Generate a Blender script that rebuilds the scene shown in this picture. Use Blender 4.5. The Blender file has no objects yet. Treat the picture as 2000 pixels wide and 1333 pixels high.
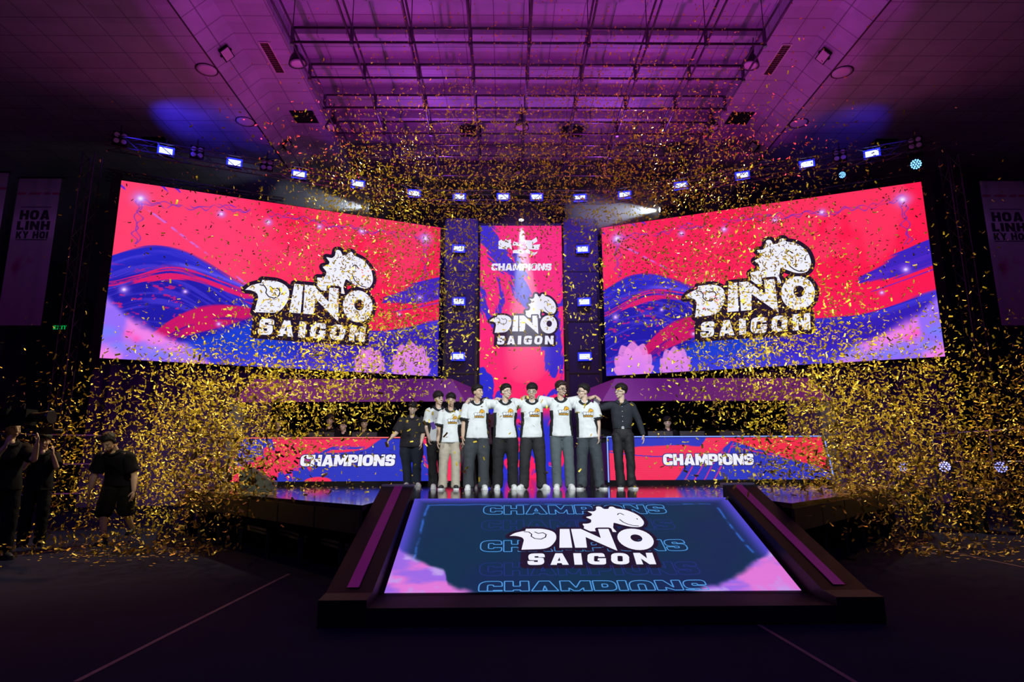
import bpy, bmesh, math, random
import numpy as np
from mathutils import Vector, Matrix, Quaternion
from mathutils.bvhtree import BVHTree

random.seed(7); RNG = np.random.default_rng(11)
S = bpy.context.scene
COL = S.collection
PI = math.pi

# ------------------------------------------------------------------ camera
FPX, PITCH, YAW, ROLL = 1257.8, .197, -.013, -.004
CAM = Vector((-.708, 0, 1.10))
def cam_axes():
    cp, sp, cy, sy, cr, sr = math.cos(PITCH), math.sin(PITCH), math.cos(YAW), math.sin(YAW), math.cos(ROLL), math.sin(ROLL)
    f = Vector((-sy*cp, cy*cp, sp)); r = Vector((cy, sy, 0)); u = r.cross(f)
    return cr*r + sr*u, -sr*r + cr*u, f
RT, UP, FW = cam_axes()
cam = bpy.data.cameras.new('camera'); cam_o = bpy.data.objects.new('camera', cam); COL.objects.link(cam_o)
cam.sensor_width = 36; cam.lens = FPX/2000*36; cam.clip_start = .05; cam.clip_end = 200
m = Matrix.Identity(4)
for k, a in enumerate((RT, UP, -FW)):
    for j in range(3): m[j][k] = a[j]
m.translation = CAM
cam_o.matrix_world = m
S.camera = cam_o
S.view_settings.view_transform = 'Standard'; S.view_settings.look = 'None'
S.view_settings.gamma = 1; S.view_settings.exposure = 0; S.view_settings.use_curve_mapping = False
S.cycles.use_denoising = True
S.cycles.max_bounces = 5; S.cycles.diffuse_bounces = 2; S.cycles.glossy_bounces = 3; S.cycles.transparent_max_bounces = 6
S.cycles.volume_bounces = 0
S.cycles.sample_clamp_indirect = 3

def at(px, py, Y=None, z=None):
    """the point in the hall seen at a place in the photograph, at a depth Y or a height z"""
    d = FW*FPX + RT*(px-1000) + UP*(666.5-py)
    k = (Y-CAM.y)/d.y if Y is not None else (z-CAM.z)/d.z
    return CAM + d*k

def lin(c):
    return tuple((x/255/12.92 if x/255 <= .04045 else ((x/255+.055)/1.055)**2.4) for x in c[:3])

# ------------------------------------------------------------------ world and light
W = bpy.data.worlds.new('world'); S.world = W; W.use_nodes = True
bg = W.node_tree.nodes['Background']; bg.inputs[0].default_value = (.14, .08, .55, 1); bg.inputs[1].default_value = .026

def light(name, kind, loc, target, energy, color, **kw):
    d = bpy.data.lights.new(name, kind); d.energy = energy; d.color = color
    for k, v in kw.items(): setattr(d, k, v)
    o = bpy.data.objects.new(name, d); COL.objects.link(o); o.location = loc
    o.rotation_euler = (Vector(target)-Vector(loc)).to_track_quat('-Z', 'Y').to_euler()
    return o
SPOT = dict(spot_blend=.5, shadow_soft_size=.25)
# white front light on the players
light('front_key', 'SPOT', (-4.5, 0, 7.5), (-.5, 11.2, 1.9), 4300, (.90, .98, 1.0), spot_size=.53, spot_blend=.6, shadow_soft_size=.35)
light('front_key', 'SPOT', (4.5, 0, 7.5), (.7, 11.2, 1.9), 4300, (.90, .98, 1.0), spot_size=.53, spot_blend=.6, shadow_soft_size=.35)
# warm light through the confetti
for s_, k_ in ((-1, 1.0), (1, .85)):
    light('side_wash', 'SPOT', (s_*2.5, 15.5, 10.5), (s_*5.6, 11.2, 2.6), 6500*k_, (1.0, .90, .50), spot_size=.70, spot_blend=.9, shadow_soft_size=.3)
    light('confetti_wash', 'SPOT', (s_*1.0, 1.0, 6.2), (s_*4.8, 10.8, 2.8), 4800*k_, (1.0, .93, .62), spot_size=.50, spot_blend=.9, shadow_soft_size=.4)
    light('confetti_glow', 'SPOT', (s_*10.5, 13.5, 9.0), (s_*7.8, 9.8, 2.6), 1500, (1.0, .42, .12), spot_size=.8, spot_blend=1.0, shadow_soft_size=.3)
light('confetti_wash', 'SPOT', (-3.0, 2, 6.5), (-2.4, 15, 7.4), 2100, (1.0, .88, .50), spot_size=.66, spot_blend=1.0, shadow_soft_size=.4)
light('confetti_wash', 'SPOT', (3.0, 2, 6.5), (2.8, 15, 7.6), 1100, (1.0, .62, .30), spot_size=.70, spot_blend=1.0, shadow_soft_size=.4)
# magenta and violet wash on the ceiling
for y_, e_ in ((12.5, 200), (16.0, 235), (19.5, 210), (23.0, 130)):
    for s_ in (-1, 1): light('ceiling_wash', 'SPOT', (s_*5.5, y_, 7.0), (s_*4.2, y_+.001, 14.0), e_*1.05, (.84, .03, .76), spot_size=1.76, spot_blend=.10, shadow_soft_size=.08)
light('ceiling_wash', 'SPOT', (0, 8, 9.0), (0, 15.5, 14.0), 420, (.70, .09, .80), spot_size=2.7, spot_blend=.5, shadow_soft_size=.3)
light('ceiling_wash', 'SPOT', (-4, 23.5, 11.2), (-1, 18, 14), 420, (.45, .10, 1.0), spot_size=2.4, spot_blend=.9, shadow_soft_size=.3)
light('ceiling_wash', 'SPOT', (4, 23.5, 11.2), (1, 18, 14), 420, (.45, .10, 1.0), spot_size=2.4, spot_blend=.9, shadow_soft_size=.3)
light('blue_beam', 'SPOT', (-13.2, 19.0, 11.6), (-9.6, 22.8, 13.1), 420, (.05, .03, 1.0), spot_size=1.5, spot_blend=1.0, shadow_soft_size=.1)
light('blue_beam', 'SPOT', (12.6, 18.6, 11.7), (10.6, 23.2, 13.1), 150, (.05, .03, 1.0), spot_size=1.4, spot_blend=.9, shadow_soft_size=.1)
for s_ in (-1, 1):
    light('back_fill_blue', 'SPOT', (s_*2.6, 20.5, 11.3), (s_*1.5, 27, 7.5), 900, (.14, .07, 1.0), spot_size=1.7, spot_blend=.9, shadow_soft_size=.2)  # blue fill added to tint columns and back wall in place of haze
    light('banner_fill', 'SPOT', (s_*16.0, 16.5, 11.5), (s_*18.0, 23.5, 8.5), 80, (.50, .18, 1.0), spot_size=1.2, spot_blend=1.0, shadow_soft_size=.2)  # weak violet fill added so the side banners show; no fixture there
for s_ in (-1, 1): light('floor_fill_blue', 'SPOT', (s_*5, -3, 9), (s_*5.5, 4.2, 0), 520, (.34, .22, 1.0), spot_size=1.5, spot_blend=1.0, shadow_soft_size=1.0)  # unseen fill spots added to give the foreground floor a blue tone
# purple wash on the booth roofs
light('booth_wash', 'SPOT', (-3.4, 12.6, 5.2), (-4.4, 15.3, 2.9), 150, (.50, .04, 1.0), spot_size=1.9, spot_blend=.8, shadow_soft_size=.1)
light('booth_wash', 'SPOT', (3.4, 12.6, 5.2), (4.4, 15.3, 2.9), 150, (.50, .04, 1.0), spot_size=1.9, spot_blend=.8, shadow_soft_size=.1)

# ------------------------------------------------------------------ materials
MATS = {}
def mat(name, col, rough=.6, metal=0, spec=.4, noise=0, nscale=20, bump=0, sheen=0, coat=0):
    if name in MATS: return MATS[name]
    M = bpy.data.materials.new(name); M.use_nodes = True; nt = M.node_tree; b = nt.nodes['Principled BSDF']
    b.inputs['Base Color'].default_value = (*col, 1); b.inputs['Roughness'].default_value = rough
    b.inputs['Metallic'].default_value = metal; b.inputs['Specular IOR Level'].default_value = spec
    b.inputs['Coat Weight'].default_value = coat
    if noise or bump:
        tc = nt.nodes.new('ShaderNodeTexCoord'); n = nt.nodes.new('ShaderNodeTexNoise'); n.inputs['Scale'].default_value = nscale
        n.inputs['Detail'].default_value = 4; nt.links.new(tc.outputs['Object'], n.inputs['Vector'])
        if noise:
            mr = nt.nodes.new('ShaderNodeMapRange'); mr.inputs[3].default_value = 1-noise; mr.inputs[4].default_value = 1+noise
            nt.links.new(n.outputs['Fac'], mr.inputs[0])
            mx = nt.nodes.new('ShaderNodeVectorMath'); mx.operation = 'SCALE'; mx.inputs[0].default_value = col
            nt.links.new(mr.outputs[0], mx.inputs['Scale']); nt.links.new(mx.outputs[0], b.inputs['Base Color'])
        if bump:
            bp = nt.nodes.new('ShaderNodeBump'); bp.inputs['Strength'].default_value = bump; bp.inputs['Distance'].default_value = .01
            nt.links.new(n.outputs['Fac'], bp.inputs['Height']); nt.links.new(bp.outputs[0], b.inputs['Normal'])
    MATS[name] = M; return M
def emat(name, col, strength=1.0):
    if name in MATS: return MATS[name]
    M = bpy.data.materials.new(name); M.use_nodes = True; nt = M.node_tree; b = nt.nodes['Principled BSDF']
    b.inputs['Base Color'].default_value = (.02, .02, .02, 1); b.inputs['Emission Color'].default_value = (*col, 1)
    b.inputs['Emission Strength'].default_value = strength; b.inputs['Roughness'].default_value = .5; b.inputs['Specular IOR Level'].default_value = .1
    MATS[name] = M; return M
def screen_mat():
    M = bpy.data.materials.new('led_display'); M.use_nodes = True; nt = M.node_tree; b = nt.nodes['Principled BSDF']
    a = nt.nodes.new('ShaderNodeAttribute'); a.attribute_name = 'picture'
    b.inputs['Base Color'].default_value = (.01, .01, .01, 1); b.inputs['Specular IOR Level'].default_value = .1; b.inputs['Emission Strength'].default_value = 1
    nt.links.new(a.outputs['Color'], b.inputs['Emission Color']); return M
M_SCREEN = screen_mat()
M_BLACK = mat('black_paint', (.010, .009, .012), .6, spec=.12)
M_DARK = mat('dark_metal', (.03, .03, .035), .4, .6)
M_STEEL = mat('rig_steel', (.16, .15, .17), .35, .8)
M_ALU = mat('aluminium', (.70, .70, .72), .45, .6)
M_CLOTHBLACK = mat('black_drape', (.010, .009, .016), .9)

# ------------------------------------------------------------------ mesh helpers
class MB:
    def __init__(s): s.v = []; s.f = []; s.m = []
    def add(s, v, f, mi=0):
        o = len(s.v); s.v += [tuple(p) for p in v]; s.f += [tuple(o+i for i in q) for q in f]; s.m += [mi]*len(f); return s
    def box(s, x0, x1, y0, y1, z0, z1, mi=0, M=None):
        v = [Vector((x, y, z)) for z in (z0, z1) for y in (y0, y1) for x in (x0, x1)]
        if M is not None: v = [M @ p for p in v]
        return s.add(v, [(0,2,3,1), (4,5,7,6), (0,1,5,4), (2,6,7,3), (0,4,6,2), (1,3,7,5)], mi)
    def bar(s, a, b, w, h=None, mi=0, n=0):
        a, b = Vector(a), Vector(b); d = (b-a); L = d.length
        if L < 1e-6: return s
        q = d.to_track_quat('Z', 'Y').to_matrix()
        if n:
            v = [a + q @ Vector((w*math.cos(2*PI*k/n), w*math.sin(2*PI*k/n), t*L)) for t in (0, 1) for k in range(n)]
            return s.add(v, [(k, (k+1) % n, n+(k+1) % n, n+k) for k in range(n)] + [tuple(range(n-1, -1, -1)), tuple(range(n, 2*n))], mi)
        h = h or w
        v = [a + q @ Vector((x*w/2, y*h/2, t*L)) for t in (0, 1) for x, y in ((-1,-1), (1,-1), (1,1), (-1,1))]
        return s.add(v, [(3,2,1,0), (4,5,6,7), (0,1,5,4), (1,2,6,5), (2,3,7,6), (3,0,4,7)], mi)
    def prism(s, poly, z0, z1, mi=0, M=None):
        n = len(poly); v = [Vector((x, y, z)) for z in (z0, z1) for x, y in poly]
        if M is not None: v = [M @ p for p in v]
        return s.add(v, [tuple(range(n-1, -1, -1)), tuple(range(n, 2*n))] + [(k, (k+1) % n, n+(k+1) % n, n+k) for k in range(n)], mi)
    def lathe(s, prof, n=20, M=None, mi=0):
        v = []; f = []
        for r, z in prof:
            for k in range(n):
                p = Vector((r*math.cos(2*PI*k/n), r*math.sin(2*PI*k/n), z)); v.append(M @ p if M is not None else p)
        for i in range(len(prof)-1):
            for k in range(n): f.append((i*n+k, i*n+(k+1) % n, (i+1)*n+(k+1) % n, (i+1)*n+k))
        f.append(tuple(range(n-1, -1, -1))); f.append(tuple((len(prof)-1)*n+k for k in range(n)))
        return s.add(v, f, mi)
    def build(s, name, mats, parent=None, smooth=False, loc=None):
        me = bpy.data.meshes.new(name); me.from_pydata(s.v, [], s.f)
        for mm in (mats if isinstance(mats, (list, tuple)) else [mats]): me.materials.append(mm)
        if any(s.m): me.polygons.foreach_set('material_index', s.m)
        if smooth: me.polygons.foreach_set('use_smooth', [True]*len(me.polygons))
        me.update(); return link(name, me, parent, loc)
def link(name, me, parent=None, loc=None):
    o = bpy.data.objects.new(name, me); COL.objects.link(o)
    if parent: o.parent = parent
    if loc is not None: o.location = loc
    return o
def tag(o, label=None, cat=None, group=None, kind=None):
    if label: o['label'] = label
    if cat: o['category'] = cat
    if group: o['group'] = group
    if kind: o['kind'] = kind
    return o
def empty(name, loc=(0, 0, 0), rz=0, label=None, cat=None, group=None):
    o = bpy.data.objects.new(name, None); COL.objects.link(o); o.location = loc; o.rotation_euler = (0, 0, rz); o.empty_display_size = .1
    return tag(o, label, cat, group)
def copy_tree(o, parent=None):
    c = o.copy(); COL.objects.link(c); c.parent = parent
    for ch in [x for x in COL.objects if x.parent == o]: copy_tree(ch, c)
    return c
def aim(d, up=(0, 0, 1)):
    """rotation taking local -Y to direction d"""
    d = Vector(d).normalized(); y = -d; x = y.cross(Vector(up)).normalized(); z = x.cross(y)
    return Matrix((x, y, z)).transposed().to_4x4()

# ------------------------------------------------------------------ noise for the pictures on the screens
_T = RNG.random((256, 256))
def vnoise(x, y):
    xi, yi = np.floor(x).astype(int), np.floor(y).astype(int); fx, fy = x-xi, y-yi
    fx = fx*fx*(3-2*fx); fy = fy*fy*(3-2*fy); a = lambda i, j: _T[(yi+j) & 255, (xi+i) & 255]
    return (a(0,0)*(1-fx)+a(1,0)*fx)*(1-fy) + (a(0,1)*(1-fx)+a(1,1)*fx)*fy
def fbm(x, y, o=4):
    s = 0; a = .5; t = 0
    for k in range(o): s = s + a*vnoise(x*2**k+17*k, y*2**k+31*k); t += a; a *= .5
    return s/t
def ss(a, b, x):
    t = np.clip((x-a)/(b-a), 0, 1); return t*t*(3-2*t)
def mixc(c, col, m):
    return c*(1-m[..., None]) + np.array(col)[None, None, :]/255.*m[..., None]
def ptcurve(u, pts):
    xs = [p[0] for p in pts]; ys = [p[1] for p in pts]
    return np.interp(u, xs, ys)
def smcurve(u, pts):
    acc = 0
    for d in (-.03, -.015, 0, .015, .03): acc = acc + ptcurve(u+d, pts)
    return acc/5
def display(name, O, U, V, nu, nv, fn, parent, poly=None):
    """flat LED face: O bottom-left, U across, V up; fn(u, v from top) -> sRGB 0..1"""
    u, v = np.meshgrid(np.linspace(0, 1, nu+1), np.linspace(0, 1, nv+1)); rgb = np.clip(fn(u, 1-v), 0, 1)
    lin_ = np.where(rgb <= .04045, rgb/12.92, ((rgb+.055)/1.055)**2.4)
    O, U, V = np.array(O), np.array(U), np.array(V)
    P = O + u[..., None]*U + v[..., None]*V
    if poly is not None: P = poly(u, v)
    me = bpy.data.meshes.new(name); i = np.arange((nu+1)*(nv+1)).reshape(nv+1, nu+1)
    F = np.stack([i[:-1, :-1], i[:-1, 1:], i[1:, 1:], i[1:, :-1]], -1).reshape(-1, 4)
    me.vertices.add(P.size//3); me.vertices.foreach_set('co', P.reshape(-1).astype(np.float32))
    me.loops.add(F.size); me.loops.foreach_set('vertex_index', F.reshape(-1).astype(np.int32))
    me.polygons.add(len(F)); me.polygons.foreach_set('loop_start', np.arange(0, F.size, 4, dtype=np.int32))
    me.update(calc_edges=True)
    ca = me.color_attributes.new('picture', 'FLOAT_COLOR', 'POINT')
    ca.data.foreach_set('color', np.concatenate([lin_, np.ones_like(u)[..., None]], -1).reshape(-1).astype(np.float32))
    me.materials.append(M_SCREEN); return link(name, me, parent)

# ------------------------------------------------------------------ flat lettering
def rpoly(pts, seg=5):
    out = []; n = len(pts)
    for i, p in enumerate(pts):
        r = p[2] if len(p) > 2 else 0; c = np.array(p[:2], float)
        if not r: out.append(tuple(c)); continue
        a = np.array(pts[i-1][:2], float)-c; b = np.array(pts[(i+1) % n][:2], float)-c
        la, lb = np.hypot(*a), np.hypot(*b); r_ = min(r, la*.5, lb*.5); pa, pb = c+a/la*r_, c+b/lb*r_
        for k in range(seg+1):
            t = k/seg; out.append(tuple((1-t)**2*pa+2*t*(1-t)*c+t*t*pb))
    return out
GL = {
 'C': (80, [[(80,64),(80,100,34),(0,100,38),(0,0,38),(80,0,34),(80,36),(50,36),(50,26,6),(30,26,8),(30,74,8),(50,74,6),(50,64)]]),
 'G': (82, [[(80,66),(80,100,30),(0,100,34),(0,0,34),(82,0,18),(82,54),(46,54),(46,36),(54,36),(54,26,3),(30,26,8),(30,74,8),(50,74,6),(50,66)]]),
 'H': (84, [[(0,0),(0,100),(30,100),(30,64),(54,64),(54,100),(84,100),(84,0),(54,0),(54,38),(30,38),(30,0)]]),
 'A': (92, [[(0,0),(28,100),(64,100),(92,0),(60,0),(57,14),(35,14),(32,0)], [(39,34),(46,66),(53,34)]]),
 'M': (106, [[(0,0),(0,100),(34,100),(53,52),(72,100),(106,100),(106,0),(78,0),(78,50),(62,10),(44,10),(28,50),(28,0)]]),
 'P': (78, [[(0,0),(0,100),(78,100,34),(78,30,34),(30,30),(30,0)], [(30,54),(30,76),(49,76,9),(49,54,9)]]),
 'I': (30, [[(0,0),(0,100),(30,100),(30,0)]]),
 'O': (84, [[(0,0,38),(0,100,38),(84,100,38),(84,0,38)], [(30,26,8),(30,74,8),(54,74,8),(54,26,8)]]),
 'N': (88, [[(0,0),(0,100),(30,100),(58,50),(58,100),(88,100),(88,0),(58,0),(30,50),(30,0)]]),
 'S': (78, [[(78,66),(78,100,34),(0,100,34),(0,40,26),(48,40,3),(48,25,3),(30,25,3),(30,34),(0,34),(0,0,34),(78,0,34),(78,62,26),(30,62,3),(30,76,3),(48,76,3),(48,66)]]),
 'L': (66, [[(0,0),(0,100),(30,100),(30,26),(66,26),(66,0)]]),
 'K': (84, [[(0,0),(0,100),(28,100),(28,62),(50,100),(84,100),(54,52),(84,0),(50,0),(28,42),(28,0)]]),
 'Y': (86, [[(28,0),(28,38),(0,100),(32,100),(43,66),(54,100),(86,100),(58,38),(58,0)]]),
 'E': (66, [[(0,0),(0,100),(66,100),(66,76),(28,76),(28,62),(60,62),(60,40),(28,40),(28,24),(66,24),(66,0)]]),
 'X': (86, [[(0,0),(26,50),(2,100),(34,100),(43,72),(52,100),(84,100),(60,50),(86,0),(53,0),(43,28),(33,0)]]),
 'T': (74, [[(23,0),(23,75),(0,75),(0,100),(74,100),(74,75),(51,75),(51,0)]]),
 'R': (82, [[(0,0),(0,100),(78,100,32),(78,36,22),(62,34),(82,0),(50,0),(34,32),(30,32),(30,0)], [(30,56),(30,76),(48,76,9),(48,56,9)]]),
 'V': (88, [[(28,0),(0,100),(32,100),(44,42),(56,100),(88,100),(60,0)]]),
}
def text_rings(txt, height, gap=9, shear=0, sx=1.0, center=True):
    rings = []; x = 0; k = height/100
    for ch in txt:
        if ch == ' ': x += 50; continue
        w, rr = GL[ch]
        for ring in rr: rings.append([((x+p[0]+p[1]*shear)*k*sx, p[1]*k) for p in rpoly(ring)])
        x += w+gap
    L = (x-gap)*k*sx
    if center: rings = [[(p[0]-L/2, p[1]) for p in r] for r in rings]
    return rings, L
def fill2d(rings):
    cu = bpy.data.curves.new('tmp', 'CURVE'); cu.dimensions = '2D'; cu.fill_mode = 'BOTH'
    for r in rings:
        sp = cu.splines.new('POLY'); sp.points.add(len(r)-1); sp.use_cyclic_u = True
        for p, q in zip(sp.points, r): p.co = (q[0], q[1], 0, 1)
    o = bpy.data.objects.new('tmp', cu); COL.objects.link(o)
    dg = bpy.context.evaluated_depsgraph_get(); me = bpy.data.meshes.new_from_object(o.evaluated_get(dg))
    v = [(a.co.x, a.co.y) for a in me.vertices]; f = [tuple(p.vertices) for p in me.polygons]
    bpy.data.objects.remove(o); bpy.data.curves.remove(cu); bpy.data.meshes.remove(me)
    return v, f
def stroke2d(rings, w, closed=True, caps=8):
    v = []; f = []
    for r in rings:
        n = len(r)
        for i in range(n if closed else n-1):
            a, b = np.array(r[i]), np.array(r[(i+1) % n]); d = b-a; L = np.hypot(*d)
            if L < 1e-7: continue
            t = np.array([-d[1], d[0]])/L*w; o = len(v)
            v += [tuple(a-t), tuple(b-t), tuple(b+t), tuple(a+t)]; f.append((o, o+1, o+2, o+3))
        if caps:
            for p in r:
                o = len(v); v += [(p[0]+w*math.cos(2*PI*k/caps), p[1]+w*math.sin(2*PI*k/caps)) for k in range(caps)]; f.append(tuple(range(o, o+caps)))
    return v, f
def place2d(name, vf, O, ex, ey, en, off, material, parent):
    v, f = vf; O, ex, ey, en = Vector(O), Vector(ex), Vector(ey), Vector(en)
    mb = MB(); mb.add([O+ex*a+ey*b+en*off for a, b in v], f); return mb.build(name, material, parent)

# the emblem: dinosaur head over heavy letters (units: 1 = its width, origin at its centre, y up)
def _c(p): return ((p[0]-540)/430, -(p[1]-905)/430)
def ell2(cx, cy, rx, ry, n=28, rot=0):
    return [(cx+rx*math.cos(2*PI*k/n)*math.cos(rot)-ry*math.sin(2*PI*k/n)*math.sin(rot), cy+rx*math.cos(2*PI*k/n)*math.sin(rot)+ry*math.sin(2*PI*k/n)*math.cos(rot)) for k in range(n)]
LG_DINO = [[_c(p) for p in r] for r in [
  rpoly([(328,906),(342,890,10),(366,880,8),(376,878),(378,866),(432,865,20),(466,885,20),(467,925,26),(440,975,26),(361,979),(370,928,4),(366,914,10),(346,905,8)]),
  [(481,868),(510,868),(507,970),(470,970)],
  [(515,868),(545,868),(597,920),(597,869),(629,869),(633,987),(622,978),(553,914),(549,970),(515,970)],
  ell2(698,926,52,58), ell2(702,921,17,20)]]
_hd = [(1425,345),(1440,322,6),(1432,306,8),(1462,306,8),(1482,300,8),(1488,284,6),(1460,268,8),(1494,262,8),(1503,250,6),(1478,234,8),(1516,236,8),(1532,226,6),(1536,205,10),(1562,205,10),(1576,221,6),(1602,221,6),(1613,206,10),(1634,206,8),(1646,218,6),(1700,226,30),(1758,258,30),(1772,300,24),(1745,326,20),(1690,326,20),(1640,312,20),(1603,300,8),(1590,330,6),(1602,352)]
_h = lambda p: (553+(p[0]-1432)*.577, 868-(335-p[1])*1.08)+tuple(q*.7 for q in p[2:])
LG_HEAD = [[_c(p) for p in rpoly([_h(q) for q in _hd])]]
LG_LINES = [[_c(_h(p)) for p in r] for r in [[(1640,258),(1648,251),(1660,250),(1674,259)], [(1642,286),(1655,301),(1675,312),(1700,320),(1728,322)], [(1737,281),(1739,285)]]] + \
  [[_c(p) for p in [(372,884),(386,886),(394,898),(392,910),(402,922),(420,926),(434,915),(437,900),(428,890),(414,894),(404,886)]]]
LG_CITY = []
_x = 376
for ch, w_ in zip('SAIGON', (46, 50, 22, 50, 50, 54)):
    gw, rr = GL[ch]
    for ring in rr: LG_CITY.append([_c((_x+(p[0]/gw)*w_ + (3 if p[1] > 50 else 0), 1053-p[1]*.55)) for p in rpoly(ring, 4)])
    _x += w_+15.6
LG_FILL_DINO, LG_FILL_HEAD, LG_FILL_CITY = fill2d(LG_DINO), fill2d(LG_HEAD), fill2d(LG_CITY)
def outer(rs): return [r for r in rs if len(r) > 2]
_plate = [_c(p) for p in [(372,985),(722,985),(728,1055),(368,1055)]]
def _join(*vfs):
    v = []; f = []
    for a, b in vfs: o = len(v); v += list(a); f += [tuple(i+o for i in q) for q in b]
    return v, f
LG_BACK = _join(LG_FILL_DINO, LG_FILL_HEAD, fill2d([_plate]), fill2d([[_c(p) for p in [(378,872),(740,872),(725,1000),(372,1000)]]]), stroke2d(LG_DINO+LG_HEAD+LG_CITY+[_plate], 13/430, True, 10))
LG_STROKE = stroke2d(LG_LINES, 1.6/430, False, 6)
LG_MID = stroke2d([LG_DINO[0], LG_DINO[1], LG_DINO[2], LG_DINO[3]], 9/430, True, 10)
def emblem(O, ex, ey, en, size, parent, prefix='', back=(34, 22, 44), white=(240, 240, 255), gap=.004):
    ex, ey = Vector(ex)*size, Vector(ey)*size; mw = emat('logo_white', lin(white), 1.0); mk = emat('logo_dark', lin(back), 1.0)
    a = place2d('logo_outline', LG_BACK, O, ex, ey, en, gap, mk, parent); a['label'] = 'dark outline of the emblem'
    hd_ = place2d('logo_head', LG_FILL_HEAD, O, ex, ey, en, gap*1.5, mw, parent); place2d('logo_line', LG_MID, O, ex, ey, en, gap*1.8, mk, hd_)
    b = place2d('logo', _join(LG_FILL_DINO, LG_FILL_CITY), O, ex, ey, en, gap*2.1, mw, parent); b['label'] = 'heavy white lettering of the emblem'; hd_['label'] = 'white dinosaur head above the lettering'
    place2d('logo_line', _join(*[stroke2d([LG_LINES[i]], 1.8/430, False, 6) for i in range(3)]), O, ex, ey, en, gap*3, mk, hd_); place2d('logo_line', stroke2d([LG_LINES[3]], 1.8/430, False, 6), O, ex, ey, en, gap*3, mk, b)
    return b
# ------------------------------------------------------------------ the hall
SZ = .77                                    # stage height
def struct(name, mb, m, label=None, cat=None):
    o = mb.build(name, m); o['kind'] = 'structure'
    if label: o['label'] = label
    o['category'] = cat or name.split('_')[0]
    return o
def tile_mat(name, col, sx, sy, line=.5, rough=.55):
    M = bpy.data.materials.new(name); M.use_nodes = True; nt = M.node_tree; b = nt.nodes['Principled BSDF']; b.inputs['Roughness'].default_value = rough
    tc = nt.nodes.new('ShaderNodeTexCoord'); sp = nt.nodes.new('ShaderNodeSeparateXYZ'); nt.links.new(tc.outputs['Object'], sp.inputs[0])
    def mth(op, a, b_=None, v=None):
        n = nt.nodes.new('ShaderNodeMath'); n.operation = op
        for i, q in enumerate((a, b_)):
            if q is None: continue
            if isinstance(q, (int, float)): n.inputs[i].default_value = q
            else: nt.links.new(q, n.inputs[i])
        return n.outputs[0]
    def seam(o, s):
        f = mth('FRACT', mth('DIVIDE', mth('ADD', o, 100), s)); d = mth('ABSOLUTE', mth('SUBTRACT', f, .5)); return mth('GREATER_THAN', d, .5-.013/s)
    g = mth('MAXIMUM', seam(sp.outputs[0], sx), seam(sp.outputs[1], sy))
    n = nt.nodes.new('ShaderNodeTexNoise'); n.inputs['Scale'].default_value = 1.3; nt.links.new(tc.outputs['Object'], n.inputs['Vector'])
    wn = nt.nodes.new('ShaderNodeTexWhiteNoise'); wn.noise_dimensions = '2D'
    cb = nt.nodes.new('ShaderNodeCombineXYZ'); nt.links.new(mth('FLOOR', mth('DIVIDE', sp.outputs[0], sx)), cb.inputs[0]); nt.links.new(mth('FLOOR', mth('DIVIDE', sp.outputs[1], sy)), cb.inputs[1]); nt.links.new(cb.outputs[0], wn.inputs[0])
    k = mth('ADD', mth('MULTIPLY', wn.outputs[0], .18), mth('MULTIPLY', n.outputs['Fac'], .35)); k = mth('ADD', k, .72)
    k = mth('MULTIPLY', k, mth('SUBTRACT', 1, mth('MULTIPLY', g, line)))
    mx = nt.nodes.new('ShaderNodeVectorMath'); mx.operation = 'SCALE'; mx.inputs[0].default_value = col; nt.links.new(k, mx.inputs['Scale'])
    nt.links.new(mx.outputs[0], b.inputs['Base Color']); return M
M_FLOOR = mat('floor_carpet', (.010, .011, .040), .9, spec=.08, noise=.35, nscale=3, bump=.2)
mb = MB(); mb.box(-20, 20, -6, 30, -.2, 0); struct('floor', mb, M_FLOOR, 'dark hall floor in front of the stage', 'floor')
M_WALL = mat('dark_wall', (.06, .04, .10), .85, noise=.3, nscale=2)
mb = MB(); mb.box(-20, 20, 30, 30.3, 0, 14.6); struct('wall_back', mb, M_WALL, 'dark end wall behind the screens', 'wall')
mb = MB(); mb.box(-20.3, -20, -6, 30, 0, 14.6); struct('wall_left', mb, M_WALL, 'dark side wall on the left', 'wall')
mb = MB(); mb.box(20, 20.3, -6, 30, 0, 14.6); struct('wall_right', mb, M_WALL, 'dark side wall on the right', 'wall')
# ceiling: outer flats, slanted step, inner ring, deep central recess
M_TILE = tile_mat('ceiling_tile', (.44, .42, .52), .9, .75, .6)
ZO, ZI, ZR = 13.14, 13.80, 14.45
prof = [(-20, ZO), (-9.45, ZO), (-8.70, ZI), (-7.25, ZI), (-7.25, ZR), (7.25, ZR), (7.25, ZI), (8.70, ZI), (9.45, ZO), (20, ZO)]
mb = MB()
for (x0, z0), (x1, z1) in zip(prof[:-1], prof[1:]):
    mb.add([(x0, -6, z0), (x0, 30, z0), (x1, 30, z1), (x1, -6, z1)], [(0, 1, 2, 3)])
mb.box(-20, 20, -6, 30, 14.6, 14.8)
for y in np.arange(14.4, 26, 1.6): mb.box(-7.25, 7.25, y-.09, y+.09, ZR-.28, ZR)       # ribs across the recess
ceil = struct('ceiling', mb, M_TILE, 'tiled hall ceiling with stepped edges round a long central recess', 'ceiling')
mb = MB()
for x in (-9.45, 9.45): mb.box(x-.02, x+.02, -6, 30, ZO-.02, ZO+.0)
struct('trim_1', mb, M_DARK, 'thin metal trim along the edges of the ceiling step', 'trim')

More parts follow.
